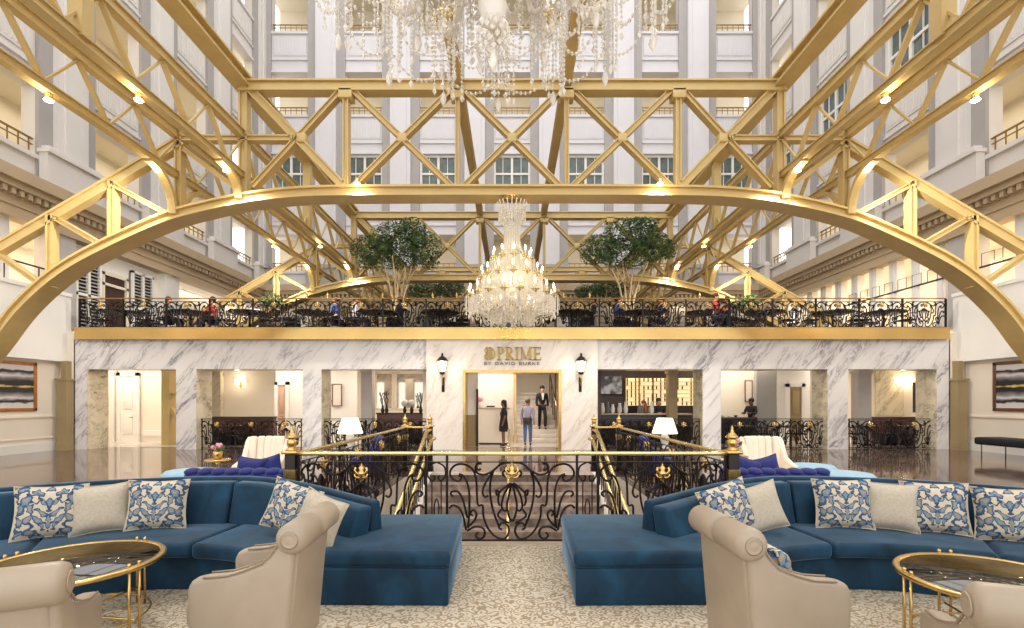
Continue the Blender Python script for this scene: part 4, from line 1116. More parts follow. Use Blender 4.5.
# ------------------------------------------------------------------ chandeliers
def chandelier(label, loc, tiers, stem_top, crown, crystal, hub=.3, glow=60, dens=1.0, light_z=1.0, flame=True):
    """tiers: (radius, cup height, arms, hub height, drop)"""
    t = thing('crystal_chandelier', label, 'chandelier', loc)
    t['group'] = 'crystal chandeliers'
    MB().lathe([(.01, .15), (.06, .18), (.1, .28), (.05, .4), (.12, .55), (.16, .75), (.07, .95), (.1, 1.15), (.05, 1.4), (.08, stem_top * .7), (.03, stem_top * .8), (.02, stem_top)], 12).build('stem', crystal, t)
    bb = MB()
    for k in range(60):
        a = k * 2.399963; zz = 1 - 2 * (k + .5) / 60; rr = math.sqrt(1 - zz * zz); bb.gem((.1 * rr * math.cos(a), .1 * rr * math.sin(a), .12 + .1 * zz), .018, .024)
    bb.lathe([(.004, .12), (.02, -.02), (.03, -.06), (.004, -.12)], 8)
    bb.build('bottom_ball', crystal, t)
    for ti, (rad, zc, n, hz, drop) in enumerate(tiers):
        am = MB(); pts = spline([(.06, 0, hz), (rad * .3, 0, hz - .05), (rad * .62, 0, zc - .32), (rad * .9, 0, zc - .22), (rad, 0, zc - .02)], 5)
        am.tube(pts, [(.03 if rad > 1.1 else .02) * (1 + .25 * (i % 2)) for i in range(len(pts))], 8)
        a0 = am.build('arm', crystal, t)
        cd = MB(); cd.lathe([(.02, -.06), (.035, -.03), (.09, 0), (.1, .015), (.03, .02), (.028, .08), (.016, .1), (.014, .14)], 10, (rad, 0, zc)); c0 = cd.build('candle', 'pale_gold', a0)
        fl = MB(); fl.lathe([(.006, .14), (.02, .17), (.018, .21), (.002, .26)], 6, (rad, 0, zc)); f0 = fl.build('flame', 'bulb_flame', a0)
        pc = MB(); ng = int(7 * dens) + 2
        for k in range(ng):
            an = 2 * PI * k / ng; x, y = rad + .095 * math.cos(an), .095 * math.sin(an); L_ = drop * (.6 + .4 * ((k * 37) % 10) / 10)
            z = zc - .01; q = 0
            pc.tube([(rad, 0, zc - .01), (x, y, zc - .01), (x, y, zc - L_ - .05)], .0025, 3)
            while z > zc - L_:
                pc.gem((x, y, z - .018), .013, .018); z -= .04; q += 1
            pc.gem((x, y, z - .04), .02, .035)
        L_ = drop; z = zc - .1
        pc.tube([(rad, 0, zc), (rad, 0, zc - drop - .12)], .003, 3)
        while z > zc - L_: pc.gem((rad, 0, z), .017, .02); z -= .045
        pc.lathe([(.002, 0), (.02, -.03), (.03, -.07), (.016, -.11), (.002, -.13)], 8, (rad, 0, z))
        p0 = pc.build('pendant_cluster', crystal, t)
        a1 = 2 * PI / n; strs = []
        for (ra, za, rb, zb, sag, g) in ((rad, zc - .02, rad, zc - .02, drop * .55, .016), (rad, zc - .05, rad, zc - .05, drop * .95, .018), (rad * .97, zc, .12, hz + .45, .35, .014), (rad, zc - drop * .72, rad, zc - drop * .72, .3, .016)):
            st = MB()
            p = Vector((ra, 0, za)); q = Vector((rb * math.cos(a1 if rb > .2 else 0), rb * math.sin(a1 if rb > .2 else 0), zb)); N_ = max(6, int((p - q).length * (24 + 8 * sag)))
            for k in range(N_ + 1):
                f = k / N_; v = p.lerp(q, f); v.z -= sag * 4 * f * (1 - f) * .6; st.gem(v, g, g * 1.2)
            wr_ = []
            for k in range(0, N_ + 1):
                f = k / N_; v = p.lerp(q, f); v.z -= sag * 4 * f * (1 - f) * .6; wr_.append(v)
            st.tube(wr_, .003, 3)
            strs.append(st.build('bead_strand', crystal, t))
        dr = MB(); nd = int(16 * dens); rn = random.Random(ti + n)
        for k in range(nd):
            f = (k + .5) / nd; rr = .12 + (rad - .12) * f; zz = hz - .02 + (zc - .16 - hz) * f + rn.uniform(0, .12)
            a = a1 * rn.random()
            z = zz; L_ = drop * rn.uniform(.6, 1.0)
            while z > zz - L_: dr.gem((rr * math.cos(a), rr * math.sin(a), z), .014, .019); z -= .038
            dr.gem((rr * math.cos(a), rr * math.sin(a), z - .03), .02, .035)
        d0 = dr.build('crystal_drops', crystal, t); d0['kind'] = 'stuff'
        for k in range(1, n):
            rz = (0, 0, a1 * k)
            a = cp(a0, t, rot=rz); cp(c0, a); cp(f0, a); cp(p0, t, rot=rz); cp(d0, t, rot=rz)
            for s0 in strs: cp(s0, t, rot=rz)
        off = .35 * ti
        for ch in t.children:
            if ch.get('tier') is None: ch['tier'] = 1; ch.rotation_euler = (0, 0, ch.rotation_euler[2] + off)
    for ch in t.children:
        if 'tier' in ch: del ch['tier']
    if crown:
        cr, cz = crown
        cm = MB(); n = 20
        for k in range(n):
            a = 2 * PI * k / n; c_, s_ = math.cos(a), math.sin(a)
            cm.tube(spline([(.03 * c_, .03 * s_, cz - .25), (cr * .5 * c_, cr * .5 * s_, cz - .05), (cr * c_, cr * s_, cz), (cr * 1.15 * c_, cr * 1.15 * s_, cz + .1)], 4), .012, 5)
            z = cz - .02
            for q in range(6): cm.gem((cr * c_, cr * s_, z), .026, .034); z -= .06
            # strands down from the crown to the top tier
            R1, Z1 = tiers[-1][0] * .55, tiers[-1][1] + .25
            N_ = 22
            for q in range(N_):
                f = q / N_; rr = cr * .75 * (1 - f) ** 1.6 + .05 + (R1 - .05) * f ** 2.2; cm.gem((rr * c_, rr * s_, cz - .1 + (Z1 - cz) * f), .026, .036)
        cm.build('crown', crystal, t)
        MB().lathe([(.2, 0), (.22, .03), (.1, .07), (.02, .1)], 14, (0, 0, stem_top - .1)).build('ceiling_cap', 'brass', t)
        MB().tube([(0, 0, cz - .3), (0, 0, stem_top)], .02, 6).build('chain', 'brass', t)
    if glow: point('chandelier_glow', (loc[0], loc[1], loc[2] + light_z), glow, (1, .85, .6), .35)
    return t
chandelier('huge close crystal chandelier cut off by the top of the picture', (-.12, 3.1, 3.86), [(1.24, 1.12, 16, 1.35, .62), (.74, .98, 9, 1.3, .5)], 2.7, None, 'crystal', glow=40, dens=1.0, light_z=1.6)
chandelier('distant lit crystal chandelier hanging in front of the balcony over the entrance', (0, 11.2, 3.42), [(.5, .34, 9, .6, .26), (.98, .6, 18, .9, .34), (.7, 1.04, 14, 1.25, .34), (.44, 1.46, 10, 1.65, .3)], 2.95, (.3, 2.66), 'crystal_warm', glow=420, dens=.9, light_z=1.0)

# ------------------------------------------------------------------ trees on the deck
def tree(label, px, base_y, clumps, stems, nleaf, h0, planter=True, leaf=.11):
    x = X(px, base_y)
    t = thing('potted_tree', label, 'tree', (x, base_y, DECK), 0, 'potted trees on the balcony')
    rnd = random.Random(px)
    MB().lathe([(.3, 0), (.42, .06), (.46, .5), (.4, .52), (.38, .48)], 14).build('planter', 'planter', t)
    tr = MB()
    for (dx, top) in stems:
        pts = spline([(dx * .12, 0, .4), (dx * .3, rnd.uniform(-.1, .1), h0 * .45), (dx * .75, rnd.uniform(-.2, .2), h0 * .8), (dx * 1.3, rnd.uniform(-.3, .3), top)], 4)
        tr.tube(pts, [.06 * (1 - .7 * i / len(pts)) for i in range(len(pts))], 6)
        for q in range(3):
            b = pts[len(pts) * 2 // 3]; tr.tube([b, (b.x + rnd.uniform(-.5, .5), b.y + rnd.uniform(-.4, .4), b.z + rnd.uniform(.3, .7))], [.025, .01], 5)
    tr.build('trunk', 'bark', t)
    lf = MB()
    tot = sum(c[3] * c[5] for c in clumps)
    for (cx, cy, cz, rx, ry, rz) in clumps:
        for k in range(int(nleaf * rx * rz / tot)):
            while True:
                v = Vector((rnd.uniform(-1, 1), rnd.uniform(-1, 1), rnd.uniform(-1, 1)))
                if .25 < v.length < 1 and rnd.random() < v.length: break
            c = Vector((cx + v.x * rx, cy + v.y * ry, cz + v.z * rz))
            a = Vector((rnd.uniform(-1, 1), rnd.uniform(-1, 1), rnd.uniform(-.6, .6))).normalized(); n = a.cross(Vector((rnd.uniform(-1, 1), rnd.uniform(-1, 1), 1))).normalized()
            L_ = leaf * rnd.uniform(.7, 1.2); w = L_ * .28
            lf.add([c - a * L_ / 2, c + n * w, c + a * L_ / 2, c - n * w], [(0, 1, 2, 3)])
    lf.build('foliage', 'foliage', t)
    return t
h = 3.2
YTr = 18.75; S_ = F / YTr
def cl(px, py, rx, rz, x0):   # clump from picture placement relative to the trunk
    return ((px - x0) / S_, random.uniform(-.1, .1), Z(py, YTr) - DECK, rx / S_, .5, rz / S_)
tree('large green potted tree left of the small chandelier on the balcony', 398, YTr, [cl(398, 238, 30, 18, 398), (cl(372, 250, 22, 15, 398)), cl(424, 248, 20, 17, 398), cl(396, 252, 34, 17, 398), cl(410, 228, 18, 10, 398), cl(368, 262, 12, 8, 398), cl(430, 262, 10, 8, 398)], [(-.4, 2.7), (-.1, 3.0), (.25, 2.9), (.5, 2.6), (0.05, 2.5)], 7500, 2.4)
tree('large green potted tree right of the small chandelier on the balcony', 628, YTr, [cl(632, 235, 30, 17, 628), cl(602, 248, 22, 14, 628), cl(656, 246, 20, 16, 628), cl(628, 252, 34, 17, 628), cl(642, 226, 18, 9, 628), cl(592, 256, 13, 9, 628), cl(668, 250, 9, 10, 628)], [(-.5, 2.6), (-.15, 3.0), (.2, 2.9), (.55, 2.7)], 7500, 2.4)
YTr = 20.5; S_ = F / YTr
tree('low pale green potted tree behind the left large tree', 438, YTr, [cl(425, 291, 20, 8, 438), cl(450, 288, 16, 9, 438)], [(-.3, 2.0), (.2, 2.1)], 2600, 1.6)
tree('low pale green potted tree behind the right large tree', 600, YTr, [cl(590, 292, 16, 8, 600), cl(610, 289, 18, 9, 600)], [(-.3, 2.0), (.2, 2.1)], 2600, 1.6)
YTr = 18.6; S_ = F / YTr
for px, lb in ((272, 'small leafy plant behind the balcony rail at the left crossing of gold struts'), (747, 'small leafy plant behind the balcony rail on the right under the arch')):
    tree(lb, px, YTr, [cl(px, 303, 12, 6, px), cl(px + 4, 298, 6, 4, px)], [(0, 1.2)], 700, 1.0)

# ------------------------------------------------------------------ lounge sofas
def sofa(sgn, label):
    cx, cy = sgn * -2.94, 2.53
    t = thing('sectional_sofa', label, 'sofa', (cx, cy, 0))
    def pol(r, a): return (sgn * r * math.cos(a), r * math.sin(a))
    def arc(r, a0, a1, n=14): return [pol(r, a0 + (a1 - a0) * i / n) for i in range(n + 1)]
    def w(x, y): return (sgn * (x + 2.94), y - cy)
    aL = R(182)
    # base
    g = [w(-2.07, 3.98), w(-.515, 3.96), w(-.545, 5.33), w(-1.6, 5.31)]
    MB().prism(arc(1.78, aL, R(61)) + g + arc(2.66, R(66), aL), .005, .3).build('sofa_base', 'blue_velvet', t, bevel=.01)
    MB().prism(arc(1.84, aL, R(61)) + [w(-2.0, 4.06), w(-.53, 4.06), w(-.59, 5.25), w(-1.75, 5.25)] + arc(2.6, R(66), aL), 0, .04).build('toe_kick', 'black', t)
    # seat cushions
    def cushion(poly, name='seat_cushion'):
        mb = MB(); mb.prism(poly, .3, .435); return mb.build(name, 'blue_velvet', t, bevel=.045, seg=4)
    cushion(arc(1.68, R(84), R(60)) + [w(-2.05, 4.0), w(-.5, 3.96), w(-.53, 5.34), w(-1.5, 5.33)] + arc(2.72, R(57), R(84)))
    cushion(arc(1.68, R(124.6), R(84.4)) + arc(2.42, R(84.4), R(124.6)))
    cushion(arc(1.68, R(165), R(125)) + arc(2.42, R(125), R(165)))
    cushion(arc(1.68, aL, R(165.4)) + arc(2.42, R(165.4), aL))
    # back cushions with lean
    def lean(r0b, r0t, r1b, r1t, a0, a1, z0, z1, nm_, bev, rnd_top=0):
        mb = MB(); n = max(4, int(abs(a1 - a0) / R(5))); v = []
        for i in range(n + 1):
            a = a0 + (a1 - a0) * i / n
            for r_, z in ((r0b, z0), (r0t, z1), (r1t, z1), (r1b, z0)):
                p = pol(r_, a); tp = max(0, min(1, (R(88) - a) / R(36))); tp = tp * tp * (3 - 2 * tp)
                v.append((p[0], p[1], z - (.145 * tp if z > .6 else 0)))
        f = []
        for i in range(n):
            for k in range(4): f.append((i * 4 + k, i * 4 + (k + 1) % 4, i * 4 + 4 + (k + 1) % 4, i * 4 + 4 + k))
        f += [(3, 2, 1, 0), (n * 4, n * 4 + 1, n * 4 + 2, n * 4 + 3)]
        mb.add(v, f); return mb.build(nm_, 'blue_velvet', t, bevel=bev, seg=4)
    for a0, a1 in ((51, 87.6), (88, 127.6), (128, 165), (165.4, 182)):
        lean(2.34, 2.46, 2.56, 2.62, R(a0), R(a1), .36, .83, 'back_cushion', .035)
    lean(2.6, 2.64, 2.78, 2.74, R(52), aL, .3, .86, 'back_frame', .03)
    return t
sofa(1, 'curved blue velvet sofa with chaise end, left of the carpet aisle')
sofa(-1, 'curved blue velvet sofa with chaise end, right of the carpet aisle')

def pillow_mesh(w, h, t, n=12):
    mb = MB(); v = []; f = []
    for side in (-1, 1):
        for i in range(n + 1):
            for j in range(n + 1):
                x = -1 + 2 * i / n; z = -1 + 2 * j / n
                pin = 1 - .09 * (1 - z * z) ; pin2 = 1 - .09 * (1 - x * x)
                th = t / 2 * max(0, (1 - x ** 4)) ** .6 * max(0, (1 - z ** 4)) ** .6
                v.append((x * w / 2 * pin, side * th, z * h / 2 * pin2))
    m = n + 1; o = m * m
    for i in range(n):
        for j in range(n):
            a, b, c, d = i * m + j, (i + 1) * m + j, (i + 1) * m + j + 1, i * m + j + 1
            f.append((a, b, c, d)); f.append((o + a, o + d, o + c, o + b))
    mb.add(v, f, True)
    return mb
def put_pillow(name, label, mat, loc, w, h, yaw, lean=.25, roll=0, group=None, cat='cushion'):
    o = pillow_mesh(w, h, .2).build(name, mat)
    o.location = loc; o.rotation_euler = (0, 0, 0)
    o.rotation_euler = (Matrix.Rotation(yaw, 4, 'Z') @ Matrix.Rotation(-lean, 4, 'X') @ Matrix.Rotation(roll, 4, 'Y')).to_euler()
    piping = MB(); pts = []
    for i in range(13): x = -1 + 2 * i / 12; pts.append((x * w / 2, 0, -h / 2 * (1 - .09 * (1 - x * x))))
    for i in range(1, 13): z = -1 + 2 * i / 12; pts.append((w / 2 * (1 - .09 * (1 - z * z)), 0, z * h / 2))
    for i in range(1, 13): x = 1 - 2 * i / 12; pts.append((x * w / 2, 0, h / 2 * (1 - .09 * (1 - x * x))))
    for i in range(1, 12): z = 1 - 2 * i / 12; pts.append((-w / 2 * (1 - .09 * (1 - z * z)), 0, z * h / 2))
    piping.tube(pts, .007, 5, closed=True); piping.build('piping', mat, o)
    return tag(o, label, cat, group)
def on_sofa(sgn, px, r=2.2):
    k = (px - 512.3) / F; cx, cy = sgn * -2.94, 2.53   # far intersection of the ray x = k*y with the circle
    A = k * k + 1; B = -2 * (k * cx + cy); C = cx * cx + cy * cy - r * r
    y = (-B + math.sqrt(B * B - 4 * A * C)) / (2 * A); return k * y, y, cx, cy
PIL = [(1, 51, 'damask', .5, .47, 'blue and cream leaf patterned cushion at the far left of the left sofa', .0, .04),
       (1, 101, 'linen', .46, .45, 'plain beige cushion between two patterned cushions on the left sofa', .0, -.05),
       (1, 158, 'damask', .5, .47, 'patterned cushion right of the plain beige one, mid left sofa', .0, .03),
       (1, 292, 'damask', .5, .46, 'tilted patterned cushion at the right end of the left sofa', .0, .28),
       (1, 320, 'linen', .44, .42, 'tilted plain beige cushion behind the tan armchair, left sofa', -.08, .3),
       (-1, 728, 'damask', .5, .46, 'tilted patterned cushion at the left end of the right sofa', .0, -.28),
       (-1, 759, 'linen', .46, .44, 'tilted plain cream cushion beside the tan armchair, right sofa', -.06, -.26),
       (-1, 843, 'damask', .5, .47, 'patterned cushion left of the plain one, mid right sofa', .0, -.03),
       (-1, 890, 'linen', .46, .45, 'plain beige cushion between two patterned cushions on the right sofa', .0, .04),
       (-1, 935, 'damask', .5, .47, 'patterned cushion just right of the plain one, right sofa', .03, -.03),
       (-1, 1010, 'damask', .48, .47, 'patterned cushion at the far right edge of the picture', .0, -.06)]
for sg, px, mt, w, hh, lb, dr, roll in PIL:
    x, y, cx, cy = on_sofa(sg, px, 2.2 + dr)
    yaw_c = math.atan2(cy - y, cx - x) + PI / 2
    yaw_v = math.atan2(-y, -x) + PI / 2
    def nrm(a): return (a + PI) % (2 * PI) - PI
    yaw = nrm(yaw_v) * .35 + nrm(yaw_c) * .65
    put_pillow('patterned_cushion' if mt == 'damask' else 'plain_cushion', lb, mt, (x, y, .44 + hh / 2 * .98), w, hh, yaw, .2, roll, 'loose cushions on the blue sofas')

# ------------------------------------------------------------------ leather armchairs
def armchair(label, loc, rotz):
    """faces +Y locally; width .74, roll back"""
    t = thing('roll_back_armchair', label, 'armchair', loc, rotz, 'tan leather armchairs by the glass tables')
    W2 = .315
    # side panel profile (y, z)
    prof = [(-.34, .1), (-.40, .8), (-.31, .85), (-.27, .79), (-.22, .74), (-.12, .70), (-.03, .675), (.1, .665), (.17, .65), (.19, .6), (.19, .1)]
    for s in (-1, 1):
        mb = MB(); mb.prism(prof, s * (W2 - .1), s * W2, 'x'); mb.build('arm', 'leather', t, bevel=.028, seg=3)
        p = MB(); p.tube([(s * (W2 - .002), a, b + .0) for a, b in prof[2:8]], .006, 5); p.tube([(s * (W2 - .098), a, b) for a, b in prof[2:8]], .006, 5); p.build('piping', 'leather_dark', t)
    mb = MB(); mb.prism([(-.34, .1), (-.42, .86), (-.30, .9), (-.2, .45), (-.2, .1)], -W2 + .03, W2 - .03, 'x'); mb.build('back', 'leather', t, bevel=.03, seg=3)
    # rolled top in two segments
    for a, b in ((-W2 - .03, -.004), (.004, W2 + .03)):
        mb = MB(); mb.lathe([(.04, a), (.075, a + .012), (.09, a + .04), (.092, b - .04), (.082, b - .012), (.045, b)], 20, (0, 0, 0), 'x')
        o = mb.build('rolled_top', 'leather', t); o.location = (0, -.385, .875)
    for s in (-1, 1):
        mb = MB(); mb.lathe([(.05, 0), (.04, .005), (.036, .002), (.02, .006), (.001, .008)], 16, (0, 0, 0), 'x'); o = mb.build('scroll_button', 'leather', t); o.location = (s * (W2 + .03) , -.385, .875); o.scale = (s, 1, 1)
    MB().box(-W2 + .1, W2 - .1, -.22, .18, .1, .32).build('seat_base', 'leather', t, bevel=.02)
    MB().box(-W2 + .105, W2 - .105, -.2, .27, .32, .48).build('seat_cushion', 'leather', t, bevel=.05, seg=4)
    for sx in (-1, 1):
        for sy in (-1, 1):
            MB().lathe([(.018, 0), (.026, .1)], 8, (sx * (W2 - .05), sy * .22 - .07, 0)).build('leg', 'dark_brown', t)
    return t
def ang(dx, dy): return math.atan2(dy, dx) - PI / 2
armchair('tan leather roll-back armchair in front of the left sofa, side turned to the camera', (-1.655, 3.07, 0), ang(-1, -.06))
armchair('tan leather roll-back armchair in front of the right sofa, side turned to the camera', (1.67, 3.0, 0), ang(1, .05))
armchair('tan leather armchair cropped at the bottom left corner, back to the camera', (-2.4, 2.33, 0), ang(-.30, .62))
armchair('tan leather armchair cropped at the bottom right corner, back to the camera', (2.22, 2.12, 0), ang(.26, .64))
put_pillow('patterned_cushion', 'dark and cream cushion lying inside the right side-on armchair', 'damask', (1.6, 3.05, .62), .34, .32, ang(1, .05) + PI, .35)

# ------------------------------------------------------------------ glass tables
def glass_table(label, loc, r=.56):
    t = thing('glass_coffee_table', label, 'table', loc)
    h = .5
    ring = MB(); n = 48
    v = []; f = []
    prof = [(r - .045, h), (r - .04, h + .014), (r - .006, h + .015), (r, h + .008), (r, h - .014), (r - .03, h - .016), (r - .045, h - .008)]
    for i in range(n):
        a = 2 * PI * i / n
        for q, z in prof: v.append((q * math.cos(a), q * math.sin(a), z))
    m_ = len(prof)
    for i in range(n):
        for k in range(m_): f.append((i * m_ + k, ((i + 1) % n) * m_ + k, ((i + 1) % n) * m_ + (k + 1) % m_, i * m_ + (k + 1) % m_))
    ring.add(v, f, True); ring.build('table_ring', 'brass', t)
    MB().lathe([(r - .044, h + .002), (r - .044, h + .01)], 48).build('glass_top', 'table_glass', t)
    inner = MB(); inner.tube([((r - .1) * math.cos(2 * PI * i / 40), (r - .1) * math.sin(2 * PI * i / 40), .1) for i in range(40)], .008, 6, closed=True); inner.build('lower_ring', 'brass', t)
    for k in range(4):
        for da in (-.07, .07):
            a = PI / 4 + .6 + k * PI / 2 + da
            x, y = (r - .02) * math.cos(a), (r - .02) * math.sin(a)
            l = MB(); l.tube([(x, y, 0), (x, y, h + .02)], .009, 8); l.ball((x, y, h + .03), .014, 8, 6); l.build('leg', 'brass', t)
        a = PI / 4 + .6 + k * PI / 2
        s = MB(); s.tube([((r - .02) * math.cos(a), (r - .02) * math.sin(a), .14), (0, 0, .14)], .008, 6); s.build('stretcher', 'brass', t)
    return t
glass_table('round glass coffee table with gold ring before the left sofa', (-3.15, 3.5, 0), .56)
glass_table('round glass coffee table with gold ring before the right sofa', (3.16, 3.16, 0), .56)

# ------------------------------------------------------------------ second seating group
def channel_chair(label, loc, rotz, mat='cream_fabric', group='cream channel-back armchairs behind the sofas', k=1.0):
    t = thing('channel_back_armchair', label, 'armchair', loc, rotz, group, k)
    # faces -Y locally
    MB().box(-.3, .3, -.36, .3, .14, .32).build('seat_base', mat, t, bevel=.03)
    MB().box(-.3, .3, -.42, .25, .32, .46).build('seat_cushion', mat, t, bevel=.05, seg=3)
    for i in range(5):
        x = -.26 + i * .13; y = .33 - 1.1 * x * x
        mb = MB(); mb.prism([(y - .14, .3), (y - .02, 1.02), (y + .05, 1.09), (y + .12, 1.06), (y + .08, .3)], x - .068, x + .068, 'x'); mb.build('back_channel', mat, t, bevel=.03, seg=3)
    for s in (-1, 1):
        mb = MB(); mb.prism([(.34, .12), (.38, 1.08), (.28, 1.0), (.1, .72), (-.2, .62), (-.34, .6), (-.36, .12)], s * .3, s * .41, 'x'); mb.build('arm', mat, t, bevel=.04, seg=3)
    for sx in (-1, 1):
        for y in (-.3, .3): MB().lathe([(.018, 0), (.025, .14)], 8, (sx * .33, y, 0)).build('leg', 'dark_brown', t)
    return t
channel_chair('cream channel-back armchair left of the stairwell, facing the camera', (X(262, 8.7), 8.7, 0), .12, k=.94)
channel_chair('cream channel-back armchair right of the stairwell, facing the camera', (X(768, 8.7), 8.7, 0), -.12, k=.94)
channel_chair('deep blue armchair beyond the left stair railing under the lamp', (X(366, 10.3), 10.3, 0), -1.2, 'royal_velvet', 'deep blue armchairs by the stairwell', .85)
channel_chair('deep blue armchair beyond the right stair railing under the lamp', (X(657, 10.3), 10.3, 0), 1.2, 'royal_velvet', 'deep blue armchairs by the stairwell', .85)
def tufted_sofa(label, x, y, w):
    t = thing('tufted_sofa', label, 'sofa', (x, y, 0))
    MB().box(-w / 2, w / 2, 0, .8, .1, .4).build('seat', 'royal_velvet', t, bevel=.05)
    MB().box(-w / 2, w / 2, -.16, .02, .1, .66).build('back', 'royal_velvet', t, bevel=.05)
    mb = MB(); n = int(w / .17)
    for k in range(n): mb.ball((-w / 2 + (k + .5) * w / n, -.06, .67), .1, 10, 8, (1.15, 1.1, .6))
    mb.build('tufted_roll', 'royal_velvet', t)
    for sx in (-1, 1):
        for yy in (-.1, .7): MB().lathe([(.02, 0), (.03, .1)], 8, (sx * (w / 2 - .1), yy, 0)).build('leg', 'dark_brown', t)
tufted_sofa('deep blue tufted sofa back peeking above the left velvet sofa', X(243, 6.9), 6.9, 1.5)
tufted_sofa('deep blue tufted sofa back peeking above the right velvet sofa', X(772, 6.9), 6.9, 1.5)
for px, y, lb, r_, mt in ((251, 7.12, 'deep blue cushion on the left tufted sofa, nearer the middle of its back', .12, 'royal_velvet'), (268, 7.2, 'deep blue cushion on the left tufted sofa, closest to the stairwell', -.25, 'royal_velvet'),
                      (745, 7.15, 'deep blue cushion on the right tufted sofa, closest to the stairwell', .3, 'royal_velvet'), (766, 7.2, 'deep blue cushion on the right tufted sofa, further from the stairwell', -.25, 'royal_velvet'), (732, 7.3, 'small white cushion beside the deep blue ones at the right stairwell corner', .0, 'cloth_white')):
    put_pillow('velvet_cushion' if mt == 'royal_velvet' else 'white_cushion', lb, mt, (X(px, y), y, .63 if mt == 'royal_velvet' else .6), .44 if mt == 'royal_velvet' else .3, .42, 0, .1, r_, 'cushions on the deep blue sofas')
for px, y, lb, w in ((192, 8.3, 'light blue ottoman top behind the left velvet sofa', .85), (812, 9.0, 'light blue ottoman further back near the right cream armchair', .8), (842, 8.0, 'light blue ottoman closest behind the right velvet sofa', .95)):
    t = thing('ottoman', lb, 'ottoman', (X(px, y), y, 0), 0, 'light blue ottomans behind the sofas')
    MB().lathe([(w / 2 - .06, .1), (w / 2 - .02, .14), (w / 2 - .02, .34)], 24).build('ottoman_base', 'light_blue', t)
    MB().lathe([(w / 2 - .03, .34), (w / 2, .38), (w / 2, .44), (w / 2 - .05, .49), (.05, .51)], 24).build('cushion_top', 'light_blue', t)
    for k in range(4): MB().lathe([(.018, 0), (.025, .11)], 8, ((w / 2 - .12) * math.cos(PI / 4 + k * PI / 2), (w / 2 - .12) * math.sin(PI / 4 + k * PI / 2), 0)).build('leg', 'dark_brown', t)
def side_table(label, x, y, h=.62, r=.2):
    t = thing('side_table', label, 'table', (x, y, 0), 0, 'small gold pedestal tables')
    MB().lathe([(r, h - .03), (r + .01, h - .015), (r, h)], 20).build('tabletop', 'brass', t)
    MB().lathe([(.12, 0), (.13, .02), (.03, .06), (.025, h - .1), (.06, h - .03)], 12).build('pedestal', 'brass', t)
def flowers(label, x, y, z, c1):
    t = thing('flower_pot', label, 'flower pot', (x, y, z))
    MB().lathe([(.05, 0), (.075, .03), (.08, .12), (.07, .14)], 12).build('pot', 'brass', t)
    mb = MB(); rn = random.Random(int(x * 10))
    for k in range(9): mb.ball((rn.uniform(-.07, .07), rn.uniform(-.06, .06), .17 + rn.uniform(0, .08)), .038, 7, 5)
    mb.build('petals', c1, t); g = MB()
    for k in range(12):
        a = rn.uniform(0, 2 * PI); r_ = .1; g.add([(0, 0, .14), (r_ * math.cos(a) + .02, r_ * math.sin(a), .17), (1.3 * r_ * math.cos(a), 1.3 * r_ * math.sin(a), .24), (r_ * math.cos(a) - .02, r_ * math.sin(a), .2)], [(0, 1, 2, 3)])
    g.build('leaves', 'green_leaf', t)
side_table('small gold pedestal table left of the left cream armchair', X(218, 8.6), 8.6, .64)
flowers('gold pot of pale pink flowers on the left pedestal table', X(218, 8.6), 8.6, .64, 'pink_petals')
side_table('small gold pedestal table between finial and right cream armchair', X(735, 7.9), 7.9, .78)
flowers('gold pot of pink and green flowers beside the right finial', X(734, 7.9), 7.9, .78, 'pink_petals')
def lamp(label, px, y):
    x = X(px, y)
    t = thing('side_table', 'dark square table under the %s white lamp' % label, 'table', (x, y, 0))
    MB().box(-.28, .28, -.28, .28, .56, .6).build('tabletop', 'dark_brown', t, bevel=.008)
    for a in (-1, 1):
        for b in (-1, 1): MB().box(a * .25 - .02, a * .25 + .02, b * .25 - .02, b * .25 + .02, 0, .56).build('leg', 'dark_brown', t)
    t = thing('table_lamp', 'white table lamp with cone shade beyond the %s stair railing' % label, 'lamp', (x, y, .6))
    MB().lathe([(.09, 0), (.1, .02), (.05, .06), (.09, .16), (.1, .24), (.05, .36), (.03, .42)], 14).build('lamp_base', 'ceramic', t)
    MB().lathe([(.28, .34), (.275, .35), (.17, .68), (.16, .68), (.26, .35)], 20).build('lamp_shade', 'lamp_shade_lit', t)
    point('lamp_glow', (x, y, 1.2), 0.1)
lamp('left', 350.5, 10.9); lamp('right', 665, 10.9)

# bench on the right, pictures on the side walls
t = thing('bench', 'black upholstered bench standing by the right wall under the picture', 'bench', (14.35, 12.6, 0))
MB().box(-.42, .42, -2.2, 2.2, .36, .58).build('cushion', 'black_fabric', t, bevel=.06, seg=3)
for sx in (-1, 1):
    for sy in (-2.0, -.7, .7, 2.0): MB().tube([(sx * .36, sy, 0), (sx * .36, sy, .37)], .016, 6).build('leg', 'bronze', t)
framed('wall_picture', 'gold framed black and white abstract picture on the left wall', 0, 0, 0, 2.6, 1.56, 'wood_frame', 'abstract_art', 'picture', R(90), (-WX - .09, 14.64, 2.12), .1)
framed('wall_picture', 'brown framed dark abstract picture on the right wall', 0, 0, 0, 2.6, 1.56, 'wood_dark', 'abstract_art', 'picture', R(-90), (WX + .09, 14.45, 2.12), .1)

